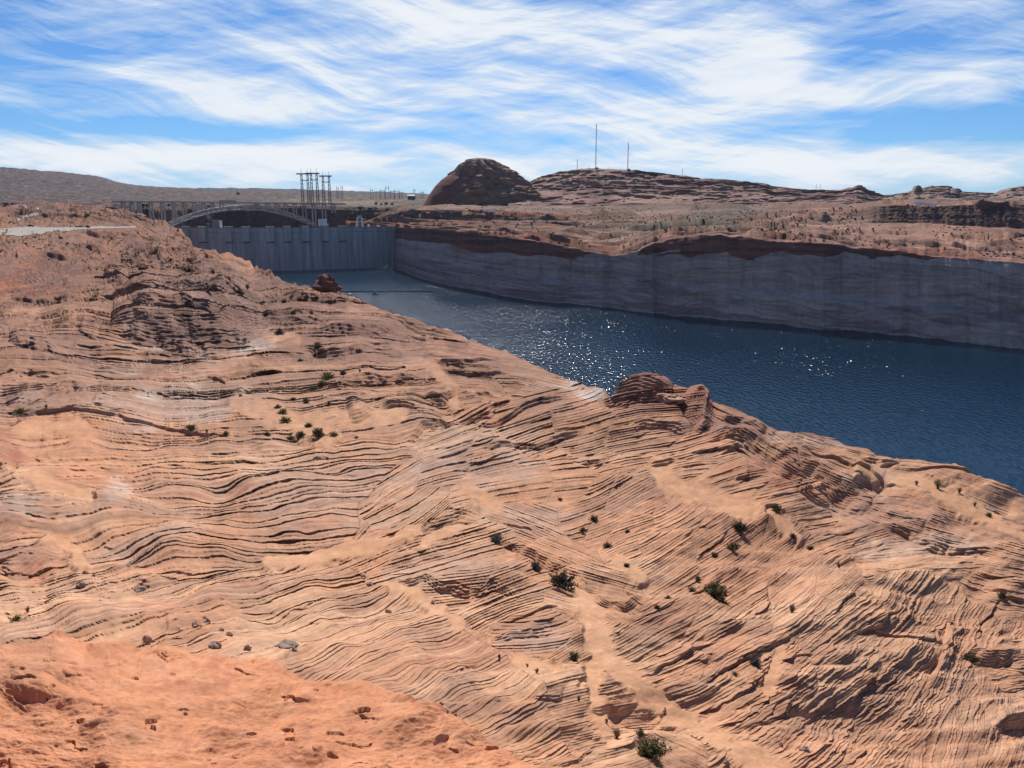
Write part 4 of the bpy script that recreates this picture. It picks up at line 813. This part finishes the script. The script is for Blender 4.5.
MB().box(0, 0, 5, 20, 14, 12).build('wall', M_dark, t); mb = MB(); mb.add([(-11, -8, 11), (11, -8, 11), (11, 8, 11), (-11, 8, 11), (-11, 0, 15), (11, 0, 15)], [(0, 1, 5, 4), (2, 3, 4, 5), (0, 4, 3), (1, 2, 5), (0, 3, 2, 1)]); mb.build('roof', M_dark, t)

def mast(px, ytop, lab, r=.55, guyed=True, ybase=None):
    D = float(np.interp(px, mc, Dm)) - 4; yb_ = float(np.interp(px, mc, sky_m)); base_ = px_at(px, D, float(ZC + ray(px, yb_)[1] * D) - 1.5); H = (yb_ - ytop) * mpp(D) + 2
    t = empty('radio_mast', base_, lab, 'mast', 'masts on the mesa top')
    mb = MB(); lattice(mb, (0, 0, 0), (0, 0, H), r, r * .7, r * .30, max(6, int(H / 4))); mb.build('lattice_shaft', M_steel, t)
    if H > 40:
        mb = MB(); mb.tube((0, 0, H), (0, 0, H + 5), .25, .15, 5); mb.tube((-.9, -.6, H * .93), (-.9, -.6, H * .99), .7, .7, 6); mb.build('antenna', M_white, t)
        MB().tube((.9, -1.4, H * .80), (.9, -.7, H * .80), 1.3, 1.0, 10).build('dish', M_white, t)
        MB().box(2.5, 2, 1.4, 7, 4, 3.6).build('equipment_hut', M_greyc, t)
        mb = MB()
        for k in range(3):
            a_ = 2.1 * k + .4
            for f_ in (.5, .92): mb.tube((0, 0, H * f_), (math.cos(a_) * H * .42, math.sin(a_) * H * .42, -4), .06, n=3)
        mb.build('guy_wires', M_steel, t)
    elif r > .4: MB().box(0, 0, H - .6, 1.6, 1.6, 1.0).build('antenna', M_white, t)
mast(595.6, 128.5, 'tallest radio mast on the mesa skyline', 1.0)
mast(627.6, 145.5, 'second tallest mast, right of the tallest one on the mesa', .95)
mast(577.2, 160.5, 'stubby pale mast at the left end of the mesa top', .8)
mast(589.2, 164.8, 'very short pole just left of the tallest mast', .35)
mast(682.3, 169.4, 'thin short mast alone on the right slope of the mesa', .5)
mast(816, 184.6, 'left one of two faint poles on the low right skyline', .35); mast(820, 184.4, 'right one of two faint poles on the low right skyline', .35)

# ------------------------------------------------------------------ ROAD AND VEHICLES ON THE LEFT RIM
def drape(name, quads, mtl):
    """ribbon of road laid a little above the terrain: list of (x, y_near, y_far)"""
    vs = []; fs = []; m_ = 7; Q = []
    for (x0, n0, f0), (x1, n1_, f1) in zip(quads[:-1], quads[1:]):
        for t in np.linspace(0, 1, 6, endpoint=False): Q.append((x0 + (x1 - x0) * t, n0 + (n1_ - n0) * t, f0 + (f1 - f0) * t))
    Q.append(quads[-1])
    for x, a_, b2_ in Q:
        for k in range(m_): g, u0_ = ground(x, a_ + (b2_ - a_) * k / (m_ - 1)); vs.append((g.x, g.y, g.z + .25))
    for i in range(len(Q) - 1):
        for k in range(m_ - 1): fs.append((i * m_ + k, (i + 1) * m_ + k, (i + 1) * m_ + k + 1, i * m_ + k + 1))
    return MB().add(vs, fs).build(name, mtl, smooth=True)
M_road = simple('pale_gravel', (.31, .275, .235), .95, 0, .12, .25)
props(drape('gravel_road', [(-60, 238, 229), (0, 236, 229.3), (25, 235, 227), (45, 233.5, 227), (66, 231.2, 227.6), (78, 229.6, 227.6), (100, 228.6, 226.8), (118, 228.2, 226.4), (136, 228.0, 226.6)], M_road), kind='structure')
props(drape('gravel_road', [(20, 227.5, 224.5), (17.5, 224, 221), (19, 220.5, 217.8), (30, 217.8, 215.6), (42, 216.6, 214.6), (40, 214.4, 213.0), (32, 212.2, 210.8), (24, 210, 208.8)], M_road), kind='structure')
M_glass = simple('tinted_car_glass', (.02, .025, .03), .15); M_tyre = simple('tyre_rubber', (.02, .02, .02), .9)
def vehicle(name, px, py, rz, body, lab, cat, kind='suv', L=4.7, loc=None):
    g = loc if loc is not None else ground(px, py)[0] + Vector((0, 0, .3)); t = empty(name, g, lab, cat, None, rz); W, H = L * .39, 1.75 if kind != 'truck' else 3.2
    mb = MB(); mb.box(0, 0, .42 + H * .16, L, W, H * .36, top=.97)
    if kind == 'pickup': mb.box(L * .08, 0, H * .68, L * .34, W * .92, H * .42, top=.82)
    elif kind == 'truck': mb.box(-L * .12, 0, H * .60, L * .74, W, H * .72); mb.box(L * .40, 0, H * .50, L * .18, W * .95, H * .5, top=.9)
    else: mb.box(-L * .07, 0, H * .68, L * .66, W * .92, H * .44, top=.80)
    mb.build('body', body, t)
    mb = MB(); xx = L * .08 if kind == 'pickup' else L * .41 if kind == 'truck' else -L * .07; ll = L * .31 if kind == 'pickup' else L * .17 if kind == 'truck' else L * .60
    mb.box(xx, 0, H * .70 if kind != 'truck' else H * .62, ll, W * .95, H * .24, top=.88); mb.build('windows', M_glass, t)
    for sx in (-.31, .31):
        for sy in (-1, 1): MB().tube((sx * L, sy * W * .40, .38), (sx * L, sy * W * .52, .38), .38, n=12).build('wheel', M_tyre, t)
    return t
P_dark = simple('dark_blue_car_paint', (.03, .04, .055), .3); P_white = simple('white_car_paint', (.75, .75, .74), .35); P_silver = simple('silver_car_paint', (.35, .36, .37), .3, .5)
vehicle('parked_car', 31, 227.2, .15, P_dark, 'dark car standing at the bend of the pale gravel road', 'car')
vehicle('parked_car', 12.5, 224.6, .3, P_silver, 'silver car with dark windows beside the gravel road, near the left picture edge', 'car')
vehicle('parked_van', 22.5, 209.6, .9, P_white, 'white van at the far upper end of the winding gravel road', 'van', L=6.5)
vehicle('pickup_truck', 79.5, 227.6, 0, P_dark, 'dark pickup at the right edge of the gravel pull-out', 'pickup', 'pickup', 6.2)
def bench_pt(px, py):
    c = int(np.argmin(np.abs(fc - px))); fw = Xf[:, c, 1] * CT - (Xf[:, c, 2] - ZC) * ST; upz = Xf[:, c, 1] * ST + (Xf[:, c, 2] - ZC) * CT; yy = 384 - F * upz / fw
    r = 150 + int(np.argmin(np.abs(yy[150:-60] - py))); return Vector(Xf[r, c])
for px, py, L, lab in ((437, 206.6, 6, 'small white vehicle on the road at the left foot of the butte'), (491, 207.0, 13, 'long white truck on the road below the middle of the butte')):
    vehicle('white_truck', px, py, .05, P_white, lab, 'truck', 'truck', L, bench_pt(px, py + .4) + Vector((0, 0, .3)))
for px, lab, L in ((918, 'left one of two white vehicles above the dark rubble bank', 9), (930, 'right one of two white vehicles above the dark rubble bank', 12)):
    vehicle('white_truck', px, 204.5, .1, P_white, lab, 'truck', 'truck', L, Vector(Xf[232, int(np.argmin(np.abs(fc - px)))]) + Vector((0, 0, .2)))
g = bench_pt(482.5, 190); 
wt = Vector((float(fx_of(482.6, 1318, 105)), 1318, 0))

# ------------------------------------------------------------------ BOULDERS AND LOOSE ROCKS
def rock_mesh(name, sx, sy, sz, seed, mtl, sub=3, rough=.28, flat=.15):
    bm = bmesh.new(); bmesh.ops.create_icosphere(bm, subdivisions=sub, radius=1.0); rr = random.Random(seed); ox = rr.uniform(0, 90)
    planes = [(Vector((rr.uniform(-1, 1), rr.uniform(-1, 1), rr.uniform(-.3, 1))).normalized(), rr.uniform(.55, .85)) for _ in range(7)]
    for v in bm.verts:
        p = v.co.copy()
        for nn, dd in planes:
            k = p.dot(nn)
            if k > dd: p -= nn * (k - dd) * .92
        a_ = np.array([p.x, p.y, p.z]) * 2.2 + ox
        f_ = 1 + rough * float(fbm(np.array([a_[0] + a_[2] * .7]), np.array([a_[1] - a_[2] * .6]), seed % 40, 4)[0])
        lay = .05 * math.sin(p.z * 17 + 2 * p.x + ox)
        p = p * f_ + Vector((p.x, p.y, 0)) * lay
        v.co = (p.x * sx, p.y * sy, max(p.z, -flat * 3) * sz)
    me = bpy.data.meshes.new(name); bm.to_mesh(me); bm.free(); me.materials.append(mtl); me.polygons.foreach_set('use_smooth', [sub > 3] * len(me.polygons)); return me
M_boul = simple('dark_red_boulder', (.17, .065, .045), .9, 0, .35, 1.2, .6); M_rock = simple('loose_sandstone', (.40, .22, .14), .92, 0, .25, 3.0, .5); M_rockg = simple('varnished_sandstone', (.30, .21, .165), .92, 0, .25, 3.0, .5)
def rock(px, py, w, h, mtl, lab, name='loose_rock', cat='rock', group=None, sub=3, seed=None, sink=.25, rz=0):
    g, u0_ = ground(px, py); W, H = w * u0_ / 2, h * u0_ / 2
    o = bpy.data.objects.new(name, rock_mesh(name, W, W * .8, H * 1.25, int(px * 7 + py) if seed is None else seed, mtl, sub)); o.location = g + Vector((0, 0, H * (1 - sink) * .6)); o.rotation_euler = (0, 0, rz); link(o)
    return props(o, lab, cat, group)
rock(327, 297.5, 29, 19, M_boul, 'big dark red boulder perched on the ridge above the water', 'boulder', 'boulder', sub=5, sink=.1)
for px, py, w, h, k, lab in ((197, 627, 12, 8, 0, 'angular slab of rock at the upper left of the rubble patch beside the red knob'), (209, 623, 10, 6, 1, 'grey slab at the top of the rubble patch beside the red knob'), (216, 645, 15, 9, 1, 'largest grey stone in the rubble patch beside the red knob'), (231, 637, 9, 6, 0, 'tan stone at the right of the rubble patch, above the red knob'), (248, 650, 9, 7, 0, 'stone with a dark shadow at the right end of the rubble patch'), (222, 631, 8, 5, 0, 'small tan stone in the middle of the rubble patch'),
    (152, 634, 11, 8, 0, 'tilted block at the back edge of the red knob'), (287, 650, 26, 9, 1, 'long flat slab at the upper right edge of the red knob'), (205, 619, 6, 4, 0, 'smallest stone at the top of the rubble patch'), (80, 578, 12, 9, 1, 'dark block at the foot of the fins on the left'), (87, 566, 7, 4, 0, 'small pale stone above the dark block on the left'), (93, 571, 6, 4, 0, 'small stone right of the dark block on the left'), (139, 579, 15, 5, 1, 'long low grey rock under the ribbed slope on the left'),
    (389, 601, 9, 4, 0, 'flat pale stone on the crest of the ribbed slope in the middle'), (370, 577, 9, 4, 1, 'flat grey slab left of the overhanging ledge in the middle'), (362, 570, 9, 4, 0, 'flat tan slab at the top left of the overhanging ledge'), (433, 600, 7, 4, 0, 'pale stone in the sandy gap right of the middle ledge'), (666, 708, 7, 6, 0, 'dark-sided rock in the sandy gully, lower middle'), (726, 762, 8, 6, 1, 'dark rock in the gully at the bottom edge'), (440, 708, 6, 4, 1, 'small dark stone on the ribbed rock near the bottom'), (447, 713, 6, 4, 1, 'upper stone of a pair near the lower middle'), (455, 716, 5, 4, 1, 'right-hand small stone near the lower middle'),
    (802, 752, 12, 5, 1, 'flat dark stone on the orange slope at the bottom right'), (780, 746, 6, 4, 0, 'small stone on the orange slope at the bottom'), (990, 506, 14, 7, 1, 'grey rock on the right slope near the water'), (668, 399, 34, 9, 0, 'smooth pale cap rock lying on the domed ridge by the water')):
    rock(px, py, w, h, (M_rock, M_rockg)[k], lab, group='loose rocks on the slickrock' if w < 20 else None, rz=px * .7)

# ------------------------------------------------------------------ BOOM, BOAT AND RUBBLE AT THE DAM FOOT
M_buoy = simple('dark_floats', (.03, .03, .035), .6)
mb = MB(); a_ = vec(338, 291.5, 1); A0 = Vector([float(q) for q in at_z(338, 291.6, .3)]); B0 = Vector([float(q) for q in at_z(432, 291.4, .3)])
NB = 70
for k in range(NB):
    q = A0.lerp(B0, k / (NB - 1)); q.y += 1.2 * math.sin(k * .5); dd = (B0 - A0).normalized() * .75
    mb.tube(q - dd, q + dd, .34, n=6)
    if k: mb.tube(prevq, q, .08, n=3)
    prevq = q.copy()
props(mb.build('log_boom', M_buoy), 'dark line of floats strung across the water near the dam', 'boom')
g = Vector([float(q) for q in at_z(375, 294.2, 0)]); t = empty('work_boat', g, 'small dark boat on the water just below the line of floats', 'boat', rz=.1)
mb = MB(); mb.add([(-3.2, -1.2, .0), (2.2, -1.2, 0), (3.6, 0, .1), (2.2, 1.2, 0), (-3.2, 1.2, 0), (-3.3, -1.4, 1.0), (2.4, -1.4, 1.05), (4.2, 0, 1.3), (2.4, 1.4, 1.05), (-3.3, 1.4, 1.0)], [(0, 1, 6, 5), (1, 2, 7, 6), (2, 3, 8, 7), (3, 4, 9, 8), (4, 0, 5, 9), (5, 6, 7, 8, 9), (4, 3, 2, 1, 0)]); mb.build('hull', P_dark, t)
MB().box(-.3, 0, 1.75, 2.4, 1.7, 1.5, top=.85).build('cabin', P_dark, t); MB().tube((-.3, 0, 2.4), (-.3, 0, 3.8), .08, n=5).build('mast', M_steel, t)
g = Vector([float(q) for q in at_z(385.5, 269.0, 0)]); t = empty('driftwood_heap', g, 'pale tan heap of driftwood and rubble afloat at the right foot of the dam', 'driftwood')
o = bpy.data.objects.new('rubble', rock_mesh('rubble', 10, 7, 4.6, 5, simple('bleached_driftwood', (.50, .41, .28), .95, 0, .3, .5, .5), 4, .6)); o.location = (0, 0, .2); link(o, t)
mb = MB(); rr = random.Random(4)
for k in range(60): a_ = rr.uniform(0, 6.3); q = rr.uniform(0, 1) ** .5; p0 = Vector((math.cos(a_) * 12 * q, math.sin(a_) * 7 * q, .5 + rr.uniform(0, 1.2))); b_ = rr.uniform(0, 6.3); mb.tube(p0, p0 + Vector((math.cos(b_), math.sin(b_), rr.uniform(-.1, .2))) * rr.uniform(2, 5), .25, .12, 4)
mb.build('logs', simple('grey_logs', (.42, .36, .28), .95), t)

# ------------------------------------------------------------------ SHRUBS
def leaf_mat(name, c0, c1):
    m, n = mat(name); r_ = n.n('ShaderNodeNewGeometry'); p = n.n('ShaderNodeTexCoord').outputs['Object']
    c = n.mix(n.noise(p, 3.0, 3.0), c0, c1); b = n.n('ShaderNodeBsdfPrincipled', Base__Color=c, Roughness=.85); b.inputs['Specular IOR Level'].default_value = .2; done(n, b); return m
LM = [leaf_mat('dark_blackbrush_leaves', (.07, .066, .045), (.13, .12, .08)), leaf_mat('green_shrub_leaves', (.10, .105, .045), (.18, .17, .075)), leaf_mat('blue_grey_sage_leaves', (.11, .115, .105), (.19, .19, .17)), leaf_mat('dry_yellow_green_stalks', (.17, .14, .06), (.26, .21, .09)), leaf_mat('bright_green_leaves', (.13, .15, .045), (.23, .24, .09))]
M_twig = simple('grey_twigs', (.15, .12, .09), .9)
def shrub_proto(kind, seed):
    rr = random.Random(seed); lf_ = MB(); tw = MB(); ns = 46 if kind != 3 else 34
    for k in range(ns):
        a_ = rr.uniform(0, 2 * math.pi); e = math.radians(rr.uniform(12, 88)) if kind != 3 else math.radians(rr.uniform(60, 88)); Ls = rr.uniform(.65, 1.05) * (.72 + .28 * math.sin(e) if kind in (0, 2) else 1)
        dv = Vector((math.cos(a_) * math.cos(e), math.sin(a_) * math.cos(e), math.sin(e) * .85)); p0 = Vector((rr.uniform(-.1, .1), rr.uniform(-.1, .1), -.05)); mid_ = p0 + dv * Ls * .5 + Vector((0, 0, .05)); tip = p0 + dv * Ls + Vector((rr.uniform(-.1, .1), rr.uniform(-.1, .1), -.03))
        tw.tube(p0, mid_, .018, .011, 4, False); tw.tube(mid_, tip, .011, .004, 3, False)
        for q in range(44 if kind != 3 else 16):
            t = rr.uniform(.30, 1.04); c_ = (p0.lerp(mid_, t * 2) if t < .5 else mid_.lerp(tip, t * 2 - 1)) + Vector((rr.gauss(0, .055), rr.gauss(0, .055), rr.gauss(0, .05)))
            n1_ = Vector((rr.gauss(0, 1), rr.gauss(0, 1), rr.gauss(0, 1) + .4)).normalized(); d1_ = (dv + n1_ * .9).normalized(); s1 = n1_.cross(d1_).normalized(); l_ = rr.uniform(.06, .13); wv_ = l_ * rr.uniform(.22, .42)
            lf_.add([c_ - d1_ * l_ * .5, c_ + s1 * wv_, c_ + d1_ * l_ * .6, c_ - s1 * wv_], [(0, 1, 2, 3)])
    def mk(mb_, nm, mt): me = bpy.data.meshes.new(nm); me.from_pydata([tuple(v) for v in mb_.v], [], mb_.f); me.materials.append(mt); return me
    return mk(lf_, 'foliage', LM[kind]), mk(tw, 'stems', M_twig)
PROTO = {(k, v): shrub_proto(k, 50 + 7 * k + v) for k in range(5) for v in range(3)}
SHR = [(497,539,17,2,'grey-green shrub in the notch above the dark bush line, left one'),(536,567,18,2,'tall grey-green shrub between two bushes in the central notch'),(561,587,33,0,'largest dark bush at the lower end of the central notch'),(573,663,16,1,'round green shrub on the edge of the sandy gully, lower middle'),(650,763,36,1,'biggest green bush, at the bottom edge of the picture'),
 (618,735,18,3,'yellowish dry plant left of the biggest bush at the bottom'),(638,742,14,1,'small green plant touching the left side of the biggest bush'),(643,722,9,0,'small dark shrub under the stacked ledges at the bottom'),(607,722,9,3,'thin dry stalks on the ledge above the biggest bush'),(717,593,30,1,'wide olive bush on the ribbed slope, right of centre'),(739,528,19,0,'dark round bush, upper one of a pair right of centre'),(732,549,15,1,'olive round bush, lower one of a pair right of centre'),
 (715,554,9,0,'small dark bush left of the olive pair, right of centre'),(698,574,9,0,'small dark bush up and left of the wide olive bush'),(693,587,10,0,'dark low bush touching the left of the wide olive bush'),(755,667,17,2,'blue-grey bush at the end of a ledge, lower right of centre'),(734,677,8,1,'small green sprig left of the blue-grey bush'),(775,514,14,1,'low green shrub above the ribbed slope, near the sandy patch'),
 (627,566,8,0,'small dark tuft on the slope between the central notch and the wide olive bush'),(655,610,8,0,'small dark tuft at the right end of the wavy overhang'),(668,598,7,1,'pale green sprig just right of the wavy overhang'),(594,520,12,0,'dark low shrub on the upper slope, right one of two'),(582,526,8,0,'dark low shrub on the upper slope, left one of two'),(607,544,11,0,'low dark shrub below the two on the upper slope'),(627,534,7,0,'tiny dark shrub on the cracked slab of the upper slope'),
 (536,678,9,3,'left clump of dry stalks above the bottom ledges'),(578,703,9,3,'right clump of dry stalks above the bottom ledges'),(499,657,9,3,'yellow dry grass in the gap right of the ribbed slope'),(527,668,7,3,'short yellow grass on the sand between two ledges'),(972,657,16,1,'green shrub at the mouth of the dark hollow, right edge'),(792,612,15,3,'dry low bush on the right ribbed slope'),(838,567,9,3,'small dry bush high on the right ribbed slope'),(793,534,8,0,'small dark shrub under the long shaded ledge at right'),(812,546,9,0,'lower dark shrub under the long shaded ledge at right'),
 (937,490,15,3,'largest yellow-green shrub on the slope by the water, right'),(958,495,9,3,'small yellow-green shrub right of the largest one by the water'),(990,514,8,1,'green shrub beside the grey rock by the water, right'),(975,505,7,3,'low dry shrub above the grey rock by the water'),(916,486,8,3,'low dry shrub left of the largest yellow-green one by the water'),(1003,594,12,1,'thin green shrub at the right edge above the ribbed slope'),
 (328,377,13,4,'tallest green bush in the hollow, left of the middle'),(322,383,11,1,'lower green bush in the hollow'),(343,374,8,0,'dark bush right of the tallest green one in the hollow'),(361,375,6,3,'yellow bush under the dark ledge'),(318,349,11,4,'bright green bush on the sand above the hollow'),(280,334,12,2,'grey bush at the right end of the white banded bluff'),(313,386,10,4,'short green bush at the lower left of the hollow'),(300,361,6,0,'tiny dark bush in the wash above the hollow'),
 (306,400,9,1,'green bush on the open slab below the hollow'),(293,398,7,0,'dark tuft left of the bush on the open slab'),(278,408,7,1,'green tuft at the left of the open slab'),(283,413,10,4,'bright tuft under the left of the open slab'),(285,421,12,4,'wide bright green bush at the left of the bottom row in the basin'),(308,424,9,0,'round dark bush above the bottom row in the basin'),(318,432,16,1,'long green bush in the bottom row of the basin'),(333,433,9,4,'right-hand bush of the bottom row in the basin'),(300,431,12,1,'green bush in the middle of the bottom row of the basin'),(290,432,9,4,'left-hand bright bush in the bottom row of the basin'),(267,432,8,0,'dark bush at the left end of the basin row'),(356,434,5,0,'tiny dark bush right of the basin row'),(330,405,5,0,'tiny dark tuft above the sand in the basin'),
 (192,427,11,1,'green bush growing in the long crack'),(226,433,7,1,'small green bush at the right end of the long crack'),(207,430,7,3,'dry tuft midway along the right end of the crack'),(22,409,11,4,'bright green bush at the left start of the long crack'),(52,411,7,3,'dry tuft near the left start of the long crack'),(17,614,12,4,'faint green plant in the dark gap at the left edge'),(28,609,10,3,'dry plant beside the dark gap at the left edge'),(242,303,9,1,'green bush below the far left ridge, near the dam'),(250,298,9,3,'pale bush below the far left ridge, near the dam'),
 (60,238,5,0,'dark bush at the near edge of the gravel pull-out'),(35,238,4,0,'small dark bush below the gravel pull-out'),(88,228,5,0,'dark bush right of the pickup'),(240,395,5,2,'grey tuft on the striped rock left of the open slab'),(180,348,6,2,'grey tuft under the white banded bluff'),(560,497,6,0,'tiny dark tuft under the stacked slabs, centre')]
for i, (x, y, w, k, lab) in enumerate(SHR):
    g, u0_ = ground(x, y); R_ = w * u0_ * .66
    t = empty('desert_shrub', g, lab, 'shrub', 'desert shrubs on the slickrock', rz=i * 1.7); t.scale = (R_, R_, R_ * (1.05 if k != 3 else 1.25))
    for me in PROTO[(k, i % 3)]:
        o = bpy.data.objects.new(me.name, me); COL.objects.link(o); o.parent = t

# far scrub on the bench and the plateau: too many to count
rr = np.random.RandomState(11); V_ = []; Fq = []; ico = bmesh.new(); bmesh.ops.create_icosphere(ico, subdivisions=1, radius=1.0)
iv = np.array([v.co[:] for v in ico.verts]); ifc = [[v.index for v in f.verts] for f in ico.faces]; ico.free()
def scatter(P, ok, nmax, lo, hi):
    r_, c_ = np.where(ok); k = rr.choice(len(r_), min(nmax, len(r_)), replace=False)
    for a_, b_ in zip(r_[k], c_[k]):
        q = P[a_, b_]; s_ = rr.uniform(lo, hi) * (.6 + q[1] / 2200); bb = len(V_) * len(iv)
        V_.append(iv * s_ * rr.uniform(.7, 1.3, (len(iv), 1)) * [1.15, 1.15, .8] + q + [0, 0, s_ * .35]); Fq.extend([[bb + j for j in f] for f in ifc])
inr = (FXx > -40) & (FXx < 1100)
Lf = np.broadcast_to(np.concatenate([np.linspace(0, 4, 1)]), (1,))
Lc = L  # plateau levels
Lb = np.concatenate([np.repeat(k + np.arange(s_) / s_, 1) for k, s_ in enumerate([34, 10, 40, 22, 40, 44, 40, 40, 3])] + [np.array([9.])])[:, None] + 0 * FXx
dens = fbm(FXx / 40, Lb * 4, 201, 4)
scatter(Xf, (Lb > 4.1) & (Lb < 8.0) & inr & (dens > .0) & (emb < .3), 2200, .4, 1.1)
scatter(Xf, (Lb > 4.8) & (Lb < 7) & (FXx > 600) & (FXx < 860), 1000, .4, 1.0)
Pp = np.stack([fx_of(pc, PL[0], PL[1]), PL[0], PL[1]], -1)
scatter(Pp, (Lc > 2.1) & (Lc < 4.9) & (FX > -20) & (FX < 450) & (fbm(FX / 30, Lc * 5, 202, 3) > -.2), 4200, .9, 2.4)
scatter(Pp, (Lc > 4.85) & (Lc < 5.0) & (FX > -20) & (FX < 200), 170, 2.2, 4.6)
scatter(Pp, (Lc > 4.04) & (Lc < 4.22) & (FX > -20) & (FX < 120), 300, 2.0, 4.0)
nearm = (PY < 300) & (PX > -20) & (PX < 330) & (fbm(PX / 20, PY / 8, 203, 3) > .15)
scatter(X, nearm & (PY < 262), 420, .25, .75)
V_ = np.concatenate(V_); me = bpy.data.meshes.new('desert_scrub'); me.from_pydata(V_.tolist(), [], Fq); me.materials.append(leaf_mat('far_scrub_leaves', (.04, .038, .028), (.075, .066, .048)))
props(link(bpy.data.objects.new('desert_scrub', me)), 'scattered dark scrub dotted over the far plateau and bench', kind='stuff')
# a few trees by the plateau edge
for px, D, h_, lab in ((376, 1600, 9, 'leftmost dark tree on the plateau edge above the dam'), (381, 1610, 7, 'small dark tree second from left on the plateau edge'), (386, 1590, 10, 'round dark tree in the middle of the plateau edge row'), (392, 1600, 8, 'dark tree right of the round one on the plateau edge'), (238, 2600, 15, 'lone dark tree on the far plain above the bridge')):
    g = far_ground(px, D); t = empty('plateau_tree', g, lab, 'tree', 'trees beyond the dam')
    MB().tube((0, 0, -.5), (0, 0, h_ * .5), .4, .2, 6).build('trunk', M_twig, t); o = bpy.data.objects.new('crown', PROTO[(0, 1)][0]); o.scale = (h_ * .62, h_ * .62, h_ * .75); o.location = (0, 0, h_ * .25); link(o, t)

# ------------------------------------------------------------------ HAZE
m, n = mat('thin_desert_haze')
v = n.n('ShaderNodeVolumePrincipled', Color=(.62, .76, 1.0, 1), Density=1.6e-5, Anisotropy=.25)
n.n('ShaderNodeOutputMaterial', Volume=v.outputs[0])
hz_ = MB().box(0, 4600, 140, 22400, 13600, 424).build('haze', m); props(hz_, 'thin pale blue haze over the far plateau', kind='stuff')
